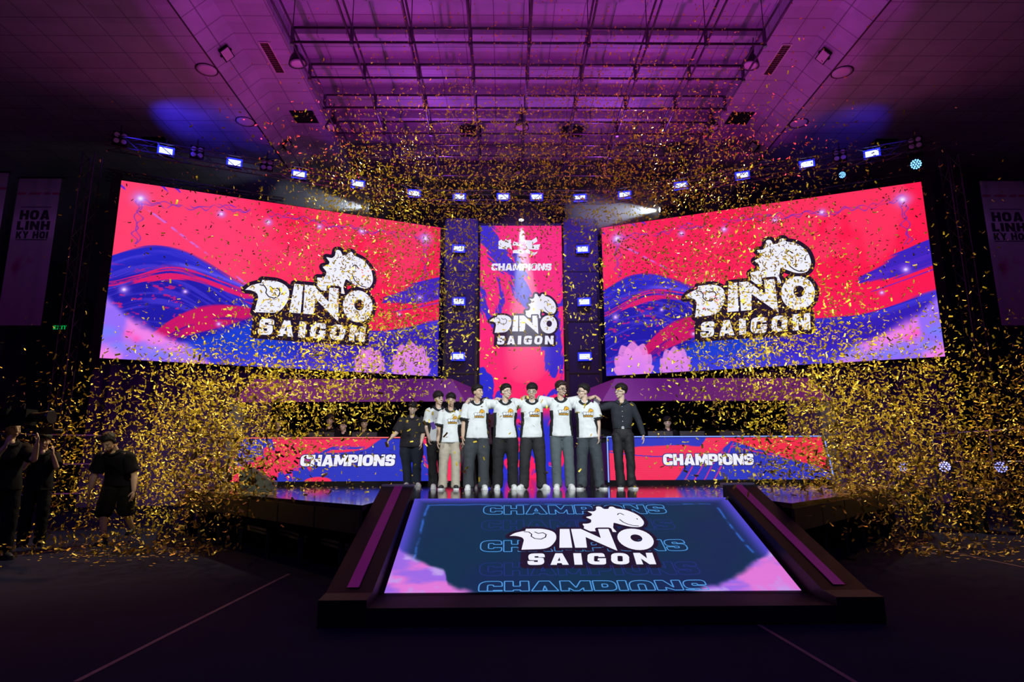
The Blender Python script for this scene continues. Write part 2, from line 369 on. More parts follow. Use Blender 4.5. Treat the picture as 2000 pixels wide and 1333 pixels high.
# fittings in the ceiling
M_LENS = mat('frosted_glass', (.62, .60, .66), .25, coat=.3)
def copies(proto, spots, labels=None):
    out = []
    for i, (loc, rz) in enumerate(spots):
        o = proto if i == 0 else copy_tree(proto); o.location = loc
        if rz is not None: o.rotation_euler = (0, 0, rz) if not isinstance(rz, tuple) else rz
        if labels: o['label'] = labels[i]
        out.append(o)
    return out
side = lambda x: 'left' if x < 0 else 'right'
dl = empty('downlight', cat='ceiling light', group='round downlights along the ceiling step')
MB().lathe([(.30, 0), (.33, -.02), (.33, .0)], 28).build('rim', M_DARK, dl, True)
MB().lathe([(.0, -.03), (.2, -.03), (.29, -.018), (.29, 0)], 28).build('lens', M_LENS, dl, True)
sp = [((s*9.78, y, ZO), 0) for s in (-1, 1) for y in (17.8, 20.8, 23.85)]
copies(dl, sp, ['round glass downlight in the %s ceiling beside the step, %s' % (side(p[0][0]), {17.8: 'nearest of its row', 20.8: 'middle one of its row', 23.85: 'farthest of its row'}[p[0][1]]) for p in sp])
fl = empty('floodlight', cat='floodlight', group='small floodlights on the slanted ceiling step')
MB().box(-.16, .16, -.26, .26, -.06, 0).box(-.2, .2, -.03, .03, -.02, .02).build('housing', M_BLACK, fl)
MB().box(-.13, .13, -.22, .22, -.072, -.06).build('lens', M_LENS, fl)
sp = [((s*9.05, y, 13.43), (0, s*math.radians(42), 0)) for s in (-1, 1) for y in (17.4, 23.0)]
copies(fl, sp, ['small rectangular floodlight on the %s slanted ceiling step, the %s of two' % (side(p[0][0]), 'nearer' if p[0][1] < 20 else 'farther') for p in sp])
lv = empty('louver_light', cat='ceiling light', group='long louvred ceiling lights')
mb = MB(); mb.box(-.16, -.13, -.75, .75, -.03, 0).box(.13, .16, -.75, .75, -.03, 0).box(-.16, .16, -.78, -.75, -.03, 0).box(-.16, .16, .75, .78, -.03, 0); mb.build('frame', M_ALU, lv)
mb = MB()
for k in range(15): mb.box(-.13, .13, -.72+k*.1, -.70+k*.1, -.028, 0)
mb.box(-.008, .008, -.75, .75, -.028, 0); mb.build('louver', M_STEEL, lv)
MB().box(-.13, .13, -.75, .75, -.004, 0).build('reflector', mat('red_brown', (.12, .03, .05), .4), lv)
copies(lv, [((-7.95, 18.15, ZI), 0), ((7.95, 18.15, ZI), 0)], ['long louvred light in the ceiling on the left of the truss grid', 'long louvred light in the ceiling on the right of the truss grid'])
vt = MB().box(-.42, .42, -.42, .42, -.015, 0, 0); 
for k in range(6): vt.box(-.38, .38, -.34+k*.13, -.31+k*.13, -.03, -.01, 1)
vt = tag(vt.build('air_vent', [M_BLACK, M_DARK]), None, 'air vent', 'square black vents in the ceiling')
copies(vt, [((-8.0, 21.6, ZI), 0), ((8.0, 21.6, ZI), 0), ((-2.0, 23.2, ZR-.3), 0), ((2.0, 23.2, ZR-.3), 0), ((-13.6, 22.3, ZO), 0), ((13.6, 22.3, ZO), 0)],
  ['square black vent in the ceiling ring left of the truss grid', 'square black vent in the ceiling ring right of the truss grid', 'black vent in the ceiling recess above the left part of the truss grid',
   'black vent in the ceiling recess above the right part of the truss grid', 'black vent in the outer ceiling above the left screen', 'black vent in the outer ceiling above the right screen'])
# hanging truss grid
TX = [-6.4+1.6*k for k in range(9)]; TY = [15.5+1.6*k for k in range(6)]; TB, TT = 12.42, 12.86
M_PIPE = mat('black_pipe', (.10, .08, .12), .3, .7)
for i, y in enumerate(TY):
    t = empty('ceiling_truss', (0, y, TB), label=['cross truss of the ceiling grid nearest the camera', 'second cross truss of the ceiling grid from the camera', 'third cross truss of the ceiling grid from the camera', 'fourth cross truss of the ceiling grid from the camera', 'fifth cross truss of the ceiling grid, above the lamp row', 'farthest cross truss of the ceiling grid, behind the confetti'][i], cat='truss', group='cross trusses of the ceiling grid')
    MB().bar((-6.4, 0, 0), (6.4, 0, 0), .035, n=8).build('chord', M_PIPE, t, True)
    MB().bar((-6.4, 0, TT-TB), (6.4, 0, TT-TB), .035, n=8).build('chord', M_PIPE, t, True)
    for x in TX: MB().bar((x, 0, -.09), (x, 0, TT-TB), .055, n=8).build('post', M_PIPE, t)
for i, x in enumerate(TX):
    t = empty('runner_truss', (x, 15, TB), label='long pipe runner of the ceiling grid, number %s from the left' % ['one', 'two', 'three', 'four', 'five', 'six', 'seven', 'eight', 'nine'][i], cat='truss', group='long runners of the ceiling grid')
    MB().bar((0, -2, 0), (0, 9.1, 0), .03, n=8).build('chord', M_PIPE, t, True)
    MB().bar((0, -2, TT-TB), (0, 9.1, TT-TB), .03, n=8).build('chord', M_PIPE, t, True)
    for y in (.5, 8.5): MB().bar((0, y, TT-TB), (0, y, ZR-TB), .012, n=6).build('hanger', M_DARK, t)
# bell lamps
bl = empty('bell_lamp', cat='hanging lamp', group='bell lamps hanging beside the truss grid')
MB().lathe([(.04, .62), (.06, .60), (.07, .40), (.12, .34), (.20, .22), (.255, .06), (.27, 0), (.26, 0), (.245, .05), (.19, .2), (.1, .3), (.01, .32)], 28).build('shade', M_DARK, bl, True)
MB().lathe([(.0, -.005), (.15, -.005), (.245, .015), (.0, .02)], 28).build('lens', M_LENS, bl, True)
MB().bar((0, 0, .6), (0, 0, .95), .015, n=8).build('stem', M_DARK, bl)
rr = math.radians(14)
sp = [((-6.95, 17.6, 13.2), (.05, -.16, 0)), ((6.85, 17.6, 13.2), (.05, .16, 0)), ((-6.85, 21.3, 13.2), (0, 0, 0)), ((6.85, 21.3, 13.2), (0, 0, 0)), ((-.05, 21.3, 13.2), (0, 0, 0)), ((-.05, 25.0, 13.2), (0, 0, 0)), ((-6.8, 25.0, 13.2), (0, 0, 0)), ((6.8, 25.0, 13.2), (0, 0, 0))]
copies(bl, sp, ['bell shaped lamp at the near left corner of the truss grid, white lens', 'bell shaped lamp at the near right corner of the truss grid, white lens', 'bell lamp with a pink lens left of the truss grid, half way along', 'bell lamp with a pink lens right of the truss grid, half way along',
  'bell lamp in the middle of the truss grid behind confetti', 'bell lamp above the centre screen behind confetti', 'bell lamp beyond the far left corner of the truss grid', 'bell lamp beyond the far right corner of the truss grid'])

# ------------------------------------------------------------------ stage
M_STAGE = mat('glossy_stage_floor', (.012, .011, .016), .09, spec=.9)
edge = [(-4.75, 9.65), (-2.06, 6.35)]
poly = [(-7.4, 25.5), (-7.4, 14), (-5.9, 10.9), (-4.75, 9.65), (-2.06, 6.35), (-2.06, 7.12), (2.06, 7.12), (2.06, 6.35), (4.75, 9.65), (5.9, 10.9), (7.4, 14), (7.4, 25.5)]
st = empty('stage', (0, 0, 0), label='raised stage with a glossy black floor behind the sloped screen', cat='stage')
MB().prism(poly, SZ-.05, SZ).build('deck', M_STAGE, st)
M_FASC = mat('fascia_board', (.020, .018, .022), .45, noise=.3, nscale=4)
fas = [(-7.4, 14), (-5.9, 10.9), (-4.75, 9.65), (-2.06, 6.35)]
for sgn in (-1, 1):
    P = [(x*-sgn if sgn == 1 else x, y) for x, y in fas]
    if sgn == 1: P = [(abs(x), y) for x, y in fas]
    for a, b in zip(P[:-1], P[1:]):
        A, B = Vector((*a, 0)), Vector((*b, 0)); L = (B-A).length; n = max(1, round(L/1.1))
        for k in range(n):
            p, q = A.lerp(B, k/n+.004), A.lerp(B, (k+1)/n-.004)
            nn = Vector((-(q-p).y, (q-p).x, 0)).normalized()*.015; MB().prism([(w_.x, w_.y) for w_ in (p-nn, q-nn, q+nn, p+nn)], SZ-.27, SZ-.05).build('fascia_panel', M_FASC, st)
            leg = p.lerp(q, .5) + Vector((0, .25, 0)); MB().bar(leg, leg+Vector((0, 0, SZ-.06)), .05).build('leg', M_DARK, st)
MB().prism([(-7.2, 25), (-7.2, 14.2), (-5.5, 11.3), (-4.4, 10.3), (-1.9, 8.0), (1.9, 8.0), (4.4, 10.3), (5.5, 11.3), (7.2, 14.2), (7.2, 25)], .0, SZ-.06).build('skirt', M_CLOTHBLACK, st)
# aluminium bars lying below the stage front
for i, (p, q, lab) in enumerate([((474, 1024), (530, 1038), 'grey metal bar below the left stage edge, farthest from the ramp'), ((545, 1034), (608, 1052), 'grey metal bar below the left stage edge, middle of three'), ((629, 1052), (692, 1069), 'grey metal bar below the left stage edge, beside the ramp'),
     ((1545, 1040), (1595, 1022), 'grey metal bar below the right stage edge beside the ramp'), ((1607, 1018), (1660, 1001), 'grey metal bar below the right stage edge, far end')]):
    a, b = at(*p, z=.25), at(*q, z=.25); b.z = a.z
    t = empty('metal_bar', (0, 0, 0), label=lab, cat='metal bar', group='metal bars below the stage edge')
    for dz in (-.05, .0): MB().bar(a+Vector((0, 0, dz)), b+Vector((0, 0, dz)), .035).build('rail', M_ALU, t)
    for w in (a, b): MB().bar(Vector((w.x, w.y, 0)), w+Vector((0, 0, .08)), .1).build('foot', M_BLACK, t)

# sloped LED ramp
RW, RY0, RZ0, RY1, RZ1 = 1.653, 5.377, .148, 7.03, .80
ramp = empty('led_ramp', (0, 4.9, 0), label='sloped floor screen in a black frame leading up to the stage', cat='screen')
MR = mat('ramp_frame', (.010, .006, .008), .5, spec=.15, noise=.2, nscale=3)
def rb(mb): 
    mb.v = [(x, y-4.9, z) for x, y, z in mb.v]; return mb
rr0, rr1 = (4.9, .185), (7.22, .93)
for s in (-1, 1):
    x0, x1 = s*(RW+.04), s*2.04
    mb = MB(); v = []
    for x in (x0, x1): v += [(x, 4.9, 0), (x, 4.9, .185), (x, 5.1, .20), (x, 7.22, .93), (x, 7.22, 0)]
    f = [(0,1,2,3,4), (9,8,7,6,5), (0,5,6,1), (1,6,7,2), (2,7,8,3), (3,8,9,4)]; mb.add(v, f); rb(mb).build('side_rail', MR, ramp)
    mb = MB(); a, b = s*(RW+.155), s*(RW+.245); e = .004
    mb.add([(a, 5.16, .225+e), (b, 5.16, .225+e), (b, 7.2, .923+e), (a, 7.2, .923+e)], [(0,1,2,3)]); o = rb(mb).build('magenta_strip', mat('magenta_vinyl', (.80, .03, .50), .5), ramp); o['label'] = 'magenta stripe along the black side rail'
    mb = MB(); mb.box(min(x0, x1), max(x0, x1), 7.2, 7.3, .90, .945); rb(mb).build('end_cap', M_ALU, ramp)
mb = MB(); mb.add([(x, y, z) for x in (-RW-.04, RW+.04) for y, z in ((4.9, 0), (4.9, .13), (5.36, .135), (5.36, 0))], [(0,1,2,3), (7,6,5,4), (0,4,5,1), (1,5,6,2), (2,6,7,3)]); rb(mb).build('front_lip', M_BLACK, ramp)
mb = MB(); mb.add([(x, y, z) for x in (-RW-.04, RW+.04) for y, z in ((5.36, 0), (5.36, RZ0-.02), (7.05, RZ1-.02), (7.11, RZ1-.02), (7.11, 0))], [(0,1,2,3,4), (9,8,7,6,5), (0,5,6,1), (1,6,7,2), (2,7,8,3), (3,8,9,4)]); rb(mb).build('base', M_BLACK, ramp)

def art_ramp(u, v):
    A = u*3.3; B = v*1.78; n = fbm(A*3, B*3); n2 = fbm(A*9+5, B*9)
    c = np.zeros(u.shape+(3,)) + np.array([22, 44, 92])/255.
    c = mixc(c, (16, 52, 84), ss(.3, .7, fbm(A*1.2+9, B*1.2)))
    e = np.minimum(np.minimum(u*3.3, (1-u)*3.3), v*1.78)
    c = mixc(c, (100, 84, 235), np.exp(-(e/.10)**2)*.85)
    ln = np.abs(e-.16-(n-.5)*.05); side = (np.minimum(u, 1-u)*3.3 < .3) | (v*1.78 < .2)
    c = mixc(c, (60, 120, 235), np.where(side, np.exp(-(ln/.012)**2)*.8*ss(.3, .6, n2), 0)*(v < .8))
    # cloud-like lotus in both lower corners
    uu = np.minimum(u, 1-u); lim = .60+.46*(uu/.34)**.75; lim = np.where(u < .5, lim-.02+.10*ss(.13, .15, uu)*(uu < .34), lim+.02)
    cl = ss(-.02, .035, v-lim+(n-.5)*.14)*(uu < .42)
    col = np.array([168, 112, 245])/255.+0*c; col = mixc(col, (240, 128, 232), ss(.36, .58, fbm(A*2.5+3, B*4))); col = mixc(col, (205, 170, 255), ss(.55, .75, fbm(A*5, B*5+7)))
    c = c*(1-cl[..., None])+col*cl[..., None]
    c *= (.93+.07*np.sin(B*math.pi*2*62))[..., None]
    return c
def on_ramp(u, v):
    return Vector((-RW+2*RW*u, RY1+(RY0-RY1)*v-4.9, RZ1+(RZ0-RZ1)*v))
rO = on_ramp(0, 1); rU = on_ramp(1, 1)-rO; rV = on_ramp(0, 0)-rO
display('display', rO, rU, rV, 420, 240, art_ramp, ramp)
rex, rey = rU.normalized(), rV.normalized(); ren = rex.cross(rey)
def ramp_uv(px, py):
    d = FW*FPX + RT*(px-1000) + UP*(666.5-py); o = Vector((0, 4.9, 0))+rO; k = (o-CAM).dot(ren)/d.dot(ren); P = CAM+d*k-o
    return P.dot(rex), P.dot(rey)
rowm = [emat('neon_cyan', lin((80, 150, 220)), 1), emat('neon_violet', lin((34, 50, 125)), 1)]
for k, (xl, xr, yb) in enumerate([(944, 1305, 1006), (940, 1322, 1037), (938, 1347, 1079), (936, 1372, 1126), (934, 1392, 1166)]):
    a, b = ramp_uv(xl, yb), ramp_uv(xr, yb); rings, L = text_rings('CHAMPIONS', 1, gap=8); w = b[0]-a[0]; h = .205 if k in (0, 2) else .205
    rings, L = text_rings('CHAMPIONS', h, gap=8, sx=1); sx = w/L
    yy = max(a[1], -.05); rings = [[(p[0]*sx+(a[0]+b[0])/2, max(p[1]+yy, .012)) for p in r] for r in rings]
    o = place2d('outline_lettering', stroke2d(rings, .0052 if k % 2 == 0 else .004, True, 0), rO, rex, rey, ren, .003, rowm[0 if k % 2 == 0 else 1], ramp)
    o['label'] = 'row of outlined letters on the floor screen'
a, b = ramp_uv(1000, 1050), ramp_uv(1298, 1110); c0 = ramp_uv(1150, 1113); c1 = ramp_uv(1185, 992)
lw = (b[0]-a[0])*1.0; emblem(rO+rex*((a[0]+b[0])/2)+rey*((c0[1]+c1[1])/2-.01), rex, rey*1.13, ren, lw*1.05, ramp, gap=.003)

# ------------------------------------------------------------------ big screens
def brush(u, v, amp, fu=3., fv=55., seed=0):
    return (fbm(u*fu+seed, v*fv+seed, 3)-.5)*amp
RED, REDL, BLU, BLUD, LIL = (255, 28, 78), (255, 62, 112), (38, 38, 196), (30, 20, 150), (150, 110, 250)
def art_main(flip):
    def fn(u, v):
        c = np.zeros(u.shape+(3,)) + np.array(REDL if not flip else (255, 34, 90))/255.
        c = mixc(c, RED, ss(.25, .55, u*.9+(fbm(u*3, v*3)-.5)*.5))
        c = mixc(c, (255, 70, 110), ss(.52, .66, fbm(u*7+3, v*3+2))*.5)
        c = mixc(c, (240, 24, 100), ss(.45, .75, v)*.5)
        # blue hill on the left
        top = smcurve(u, [(-.1, .50), (0, .43), (.05, .37), (.11, .34), (.18, .35), (.25, .41), (.34, .505), (.42, .58), (.55, .70), (.66, .73), (.80, .73), (.95, .66), (1.1, .6)])
        w = v-top+brush(u, v-top, .035, 5, 70)
        c = mixc(c, BLU, ss(0, .012, w))
        c = mixc(c, BLUD, ss(.06, .20, w)*.6)
        c = mixc(c, (84, 66, 226), (w > 0)*ss(.52, .68, fbm(u*6+2, w*70, 3))*.55); c = mixc(c, (214, 30, 120), (w > .02)*(u < .2)*ss(.66, .72, fbm(u*60, v*60, 3))*ss(.40, .6, v)*.8)
        # streaked red band inside the hill
        b1 = smcurve(u, [(0, .60), (.08, .53), (.16, .475), (.24, .50), (.36, .57), (.5, .66)])
        d = v-b1; st = fbm(u*7, d*70+3, 3)
        c = mixc(c, (225, 30, 110), (np.abs(d-.01) < .045)*ss(.42, .56, st)*(u < .42)*(v > top))
        c = mixc(c, (110, 90, 245), np.exp(-((d+.035)/.012)**2)*ss(.12, .2, u)*(u < .4)*.8)
        # magenta lobe
        lt = smcurve(u, [(.10, .90), (.14, .80), (.22, .69), (.30, .65), (.40, .66), (.5, .74)]); lb = smcurve(u, [(.1, .93), (.2, .87), (.3, .80), (.42, .70), (.5, .72)])
        m = ss(0, .012, v-lt+brush(u, v-lt, .03, 4, 60, 5))*ss(0, .02, lb-v+brush(u, v-lb, .03, 4, 60, 8))*(u < .44)
        col = (205, 22, 105); c = mixc(c, col, m); c = mixc(c, (90, 20, 150), m*ss(.55, .75, fbm(u*6, (v-lt)*50)))
        # bright blue below
        c = mixc(c, (22, 66, 214), ss(.0, .05, v-lb)*(u < .62)*ss(.62, .45, u)*ss(.08, .22, u)*.85)
        # lower bank on the right
        c = mixc(c, (54, 30, 180), ss(0, .04, v-top-.02)*ss(.5, .62, u)*.9)
        # blue brush on the right side
        r0 = smcurve(u, [(.70, .62), (.80, .52), (.90, .42), (1.0, .32), (1.1, .25)]); r1 = smcurve(u, [(.70, .60), (.80, .57), (.9, .56), (1.0, .50), (1.1, .45)])
        m = ss(0, .015, v-r0+brush(u, v+u*.5, .07, 3, 50, 2))*ss(0, .015, r1-v+brush(u, v+u*.5, .09, 3, 50, 6))*(u > .80)
        c = mixc(c, (62, 36, 190), m)
        d = v-(.58-.55*(u-.8)); c = mixc(c, (80, 40, 200), (np.abs(d) < .05)*ss(.52, .6, fbm(u*4, d*60+4))*(u > .83)*.9)
        # diagonal ribbons near the top left
        for x0, y0, x1, y1, wd in ((.0, .03, .13, .20, .004), (.10, -.02, .26, .25, .0055), (.14, -.02, .30, .30, .005), (.30, .05, .62, .22, .002)):
            t = np.clip(((u-x0)*(x1-x0)+(v-y0)*(y1-y0))/((x1-x0)**2+(y1-y0)**2), 0, 1); dist = np.hypot(u-x0-t*(x1-x0), (v-y0-t*(y1-y0)-.02*np.sin(t*3))*.56)
            c = mixc(c, (88, 40, 205), (dist < wd*(1-.7*t)*(.7+.6*fbm(t*30, t*3)))*ss(.18, .34, fbm(t*24, dist*500)))
        # thread of lights
        d = np.hypot(u-.05-.6*np.clip((v-.1)/.46, 0, 1)**1.0*.55, 0)
        t = np.clip((u-.04)/.36, 0, 1); yl = .10+t*.46; c = mixc(c, (190, 120, 255), np.exp(-((v-yl)/.006)**2)*(u > .04)*(u < .4)*ss(.4, .6, fbm(u*40, v*40))*.9)
        # twisted branch frame along the top and down both sides
        def branch(d, k, s):
            return np.maximum(np.exp(-((d-.007*np.sin(k*31+s)-.006*np.sin(k*83))/.0016)**2), np.exp(-((d+.008*np.sin(k*23+2+s)+.004*np.sin(k*61))/.0013)**2))
        yt = .085+.03*np.sin(u*9+1)*(1-u if not flip else u)
        m = branch((v-yt)*.56, u*2, 0)*(u > .05)*(u < .95)*ss(.30, .42, fbm(u*16, v*3))
        for s, xx in ((0, .055), (1, .945)):
            ln = .36 if (s == 0) != flip else .55
            m = np.maximum(m, branch(u-xx, v*1.2, s*2)*(v > .08)*(v < (.36 if not flip or s else .36)+(.2 if s != flip and s else 0)))
        c = mixc(c, (70, 50, 205), np.clip(m, 0, 1)*.85)
        for x0, y0, r in ((.055, .09, .022), (.945, .09, .022), (.28, .115, .012), (.42, .125, .012), (.58, .11, .010), (.72, .10, .012), (.04, .62, .012), (.93, .5, .012), (.86, .62, .008), (.2, .60, .008), (.3, .77, .008)):
            dd = np.hypot(u-x0, (v-y0)*.56); c = mixc(c, (200, 140, 255), np.exp(-(dd/r)**2)*.9); c = mixc(c, (255, 235, 255), np.exp(-(dd/(r*.35))**2))
        # ribbon of violet-blue bottom edge
        c = mixc(c, (70, 60, 225), ss(.86, 1.0, v)*.8)
        # soft lilac blossoms in the outer lower corner
        uu = 1-u if flip else u; n = fbm(uu*10, v*6+2)
        lim = smcurve(uu, [(-.1, .60), (0, .66), (.03, .70), (.08, .80), (.14, .82), (.17, .88), (.24, .90), (.30, 1.02), (.5, 1.2)])
        m = ss(-.03, .03, v-lim+(n-.5)*.10); col = np.zeros_like(c)+np.array([150, 108, 250])/255.
        col = mixc(col, (240, 130, 235), ss(.42, .62, fbm(uu*8+4, v*5))); col = mixc(col, (120, 130, 255), ss(.5, .7, fbm(uu*6+9, v*7+1))*.8); c = c*(1-m[..., None])+col*m[..., None]
        for k in range(2):
            c = mixc(c, (255, 90, 190), np.exp(-(((uu-.065-k*.02)/.012)**2+((v-.86-.03*math.sin(k*2))/.02)**2))*.9)
        # two lotus flowers in the inner lower corner
        vv = 1-uu
        for cx, sc in ((.095, 1.55), (.235, 1.2)):
            for ang, ln_, wd in ((-1.15, .08, .020), (1.15, .08, .020), (-.7, .10, .026), (.7, .10, .026), (-.32, .125, .028), (.32, .125, .028), (0, .13, .03)):
                dx, dy = (vv-cx), (1.01-v)*.56; a = dx*math.sin(ang)+dy*math.cos(ang); b = dx*math.cos(ang)-dy*math.sin(ang)
                L = ln_*sc*.62; t = np.clip(a/L, 0, 1.01); m = ss(0, .003, wd*sc*.75*np.sin(np.pi*np.clip(t, 0, 1))**.7-np.abs(b))*(a > 0)*(a < L)
                cc = np.array([200, 120, 250])/255.*(1-t[..., None])+np.array([255, 150, 225])/255.*t[..., None]; c = c*(1-.85*m[..., None])+cc*.85*m[..., None]
        return c
    return fn
M_CAB = mat('screen_cabinet', (.012, .011, .016), .5)
for flip in (False, True):
    s = 1 if flip else -1
    xi, yi, xo, yo, zt, zb = 3.257, 24.645, 13.561, 20.346, 10.694, 4.632
    a, b = (Vector((-xo, yo, zb)), Vector((-xi, yi, zb))) if not flip else (Vector((xi, yi, zb)), Vector((xo, yo, zb)))
    t = empty('led_screen', a, label='wide %s screen with a red and blue picture, %s' % ('right' if flip else 'left', 'lilac blossoms in its right lower corner' if flip else 'lilac blossoms in its left lower corner'), cat='screen', group='big screens above the stage')
    U = b-a; V = Vector((0, 0, zt-zb)); eu, ev = U.normalized(), V.normalized(); en = eu.cross(ev)
    display('display', (0, 0, 0), U, V, 520, 300, art_main(flip), t)
    mb = MB(); Mx = Matrix((eu, -en, ev)).transposed().to_4x4(); L = U.length; H = V.length
    mb.box(-.03, L+.03, .02, .45, -.03, H+.03, 0, Mx); mb.build('cabinet', M_CAB, t)
    side_w = .28; mb = MB(); x0 = -.03-side_w if not flip else L+.03; mb.box(x0, x0+side_w, .05, .5, -.3, H+.3, 0, Mx); mb.build('side_border', M_CAB, t)
    lw = 4.55; cu, cv = (.568, .555) if not flip else (.478, .54)
    emblem(eu*L*cu+ev*H*(1-cv), eu, ev, en, lw, t, gap=.012)
# centre screen
def art_centre(u, v):
    A, B = u*3.3, v*10.08
    c = np.zeros(u.shape+(3,)) + np.array([255, 40, 120])/255.; c = mixc(c, (255, 34, 96), ss(.4, .9, v)*.9)
    n = lambda s, fu=2, fv=2: fbm(A*fu+s, B*fv+s)
    def band(x0, y0, x1, y1, w, s, col=(58, 44, 200)):
        nonlocal c
        dx, dy = x1-x0, y1-y0; L = math.hypot(dx, dy); t = ((A-x0)*dx+(B-y0)*dy)/L/L; d = ((A-x0)*-dy+(B-y0)*dx)/L
        m = ss(0, .05, w*np.sqrt(np.clip(np.sin(np.pi*np.clip(t, 0, 1)), 0, 1))-np.abs(d+.25*np.sin(t*4+s))+(fbm(t*5+s, d*14, 3)-.5)*.5)*(t > 0)*(t < 1); c = mixc(c, col, m)
    band(-.6, -.2, 1.6, 1.9, .42, 1); band(1.2, 1.2, 2.3, 3.6, .33, 2); band(-.3, 1.6, .8, 4.6, .22, 3); band(.5, 2.2, .9, 4.7, .10, 7)
    band(3.2, 3.6, 2.6, 6.2, .45, 4); band(3.6, 2.2, 2.9, 3.4, .12, 5); band(2.4, 7.2, 3.6, 5.6, .12, 9)
    c = mixc(c, (40, 44, 205), ss(0, .04, .52-np.hypot((A-.0)*.9, (B-6.5)*.75)+(n(4, 3, 3)-.5)*.3))
    c = mixc(c, (40, 44, 205), ss(0, .04, .62-np.hypot((A-.05)*1.2, (B-7.6)*.6)+(n(8, 3, 3)-.5)*.4))
    c = mixc(c, (52, 48, 205), ss(0, .03, .20-np.hypot((A-.75)*1.0, (B-7.2)*.45)+(n(6, 5, 5)-.5)*.2))
    c = mixc(c, (60, 50, 205), ss(.50, .54, fbm((A+B*.5)*2.2, (A*-.5+B)*.6+3))*ss(7.4, 8.0, B)*.95)
    c = mixc(c, (44, 50, 205), ss(.42, .46, fbm(A*1.5+8, B*1.0+3))*ss(7.9, 8.2, B))
    return c
cs = empty('led_screen', (-1.649, 24.825, SZ), label='tall narrow centre screen between the two wide ones', cat='screen')
display('display', (0, 0, 0), (3.298, 0, 0), (0, 0, 10.08), 160, 480, art_centre, cs)
MB().box(-.12, 3.42, .03, .4, -.0, 10.2).build('cabinet', M_CAB, cs)
EX, EZ, EN = Vector((1, 0, 0)), Vector((0, 0, 1)), Vector((0, -1, 0))
p = at(1022, 628, Y=24.825)-cs.location; emblem((p.x, 0, p.z), EX, EZ, EN, 2.72, cs, gap=.01)
W_ = emat('logo_white', (1, 1, 1), 1)
p = at(1018, 529, Y=24.825)-cs.location; rings, L = text_rings('CHAMPIONS', .30, gap=3, shear=.06); k = 2.42/L
place2d('lettering', fill2d([[(a*k, b*1.0) for a, b in r] for r in rings]), (p.x, 0, p.z), EX, EZ, EN, .01, W_, cs)['label'] = 'white lettering under the small mark'
# small white mark above the lettering (a crest of blocks and a winged shape)
p = at(1018, 482, Y=24.825)-cs.location
mk = [[(-.92, -.10), (-.92, .22), (-.80, .30), (-.72, .22), (-.62, .32), (-.52, .26), (-.42, .32), (-.38, -.14), (-.50, -.05), (-.60, -.12)], [(-.36, .05), (-.30, .22), (-.12, .16), (.05, .06), (.12, -.02), (-.10, .02)],
      [(.12, .28), (.42, .26), (.62, .40), (.66, .22), (.40, .06), (.78, .10), (.70, -.14), (.30, -.12), (.42, -.24), (.60, -.26), (.40, -.36), (.16, -.24), (.20, .0)], [(-.34, -.16), (-.34, -.28), (.10, -.30), (.12, -.18), (-.05, -.12)],
      [(.45, -.32), (.66, -.2), (.62, -.3), (.5, -.38)]]
place2d('small_mark', fill2d(mk), (p.x, 0, p.z), EX, EZ, EN, .01, W_, cs)['label'] = 'small white mark with a winged shape'

# ------------------------------------------------------------------ desks with LED fronts and booths
def art_desk(kind):
    def fn(u, v):
        A, B = u*4.6, v*.9; c = np.zeros(u.shape+(3,)) + np.array([46, 56, 200])/255.
        R_ = (255, 48, 96)
        if kind == 0:
            d = (A-.25-(1-B/.9)*1.55) ; q = (A*.50+B*.86); n = fbm(q*1.5, (A*.86-B*.5)*14, 3)
            w = .55+.20*np.sin(A*2); m = ss(0, .04, .62-np.abs(A-(.35+(0.9-B)*1.05+.15*np.sin(B*5)))+(n-.5)*1.1); c = mixc(c, R_, m)
            m = ss(0, .03, smcurve(A, [(0, -.1), (.9, .05), (1.3, .28), (2.0, .32), (2.6, .25), (3.0, -.05), (5, -.2)])-B+(fbm(A*4, B*12)-.5)*.05)*(A > .9); c = mixc(c, R_, m)
            d = B-smcurve(A, [(1.0, .85), (1.5, .42), (1.9, .20), (2.5, .18), (2.9, .24)]); m = (np.abs(d) < .035)*(A > 1)*(A < 2.6)*ss(.40, .48, fbm(A*5, d*50)); c = mixc(c, (46, 56, 200), m)
            d = B-.9+.0; m = ss(0, .01, .10-np.hypot((A-1.75)*.35, B-.9)); c = mixc(c, R_, m)
            m = ss(0, .05, A-3.95+.55*(B/.9-.5)*-1+(fbm((A+B)*3, (A-B)*9)-.5)*.9)*(1-ss(.5, .58, fbm((A+B)*2+4, (A-B)*10))); c = mixc(c, R_, m)
            m = ss(0, .03, A-4.15+.3*(.9-B)); c = mixc(c, R_, m)
        else:
            n = fbm((A-B)*2, (A+B)*9, 3)
            m = ss(0, .03, B-.26+.12*np.sin(A*1.2)-.0-(fbm(A*3, B*16)-.5)*.06)*ss(0, .05, 2.15-A-B*.85+(n-.5)*.25); c = mixc(c, R_, m)
            m = ss(0, .03, .26-np.abs(A-2.05-(.45-B)*.75)+(n-.5)*.25)*(B < .55); c = mixc(c, R_, m)
            m = ss(0, .02, (A-2.45)*.32+.02-B+(fbm(A*6, B*30)-.5)*.03)*(A > 2.45); c = mixc(c, (255, 44, 80), m)
            for k in range(4):
                d = np.abs(A-(2.75-.33*B*2-.42*k*.6)-.05*k); c = mixc(c, (230, 40, 120), (d < .012)*(B > .1+.12*k)*(B < .95))
            d = np.abs(B-(A-2.3)*.22-.12); c = mixc(c, (230, 40, 110), (d < .012)*(A > 2.6)*ss(.4, .5, fbm(A*6, B*6)))
            c = mixc(c, (60, 50, 190), (np.abs(B-.30-.10*np.sin(A*1.4)) < .012)*(A < 1.6))
        return c*(.95+.05*np.sin(B*160))[..., None]
    return fn
M_DESK = mat('desk_black', (.02, .018, .024), .4)
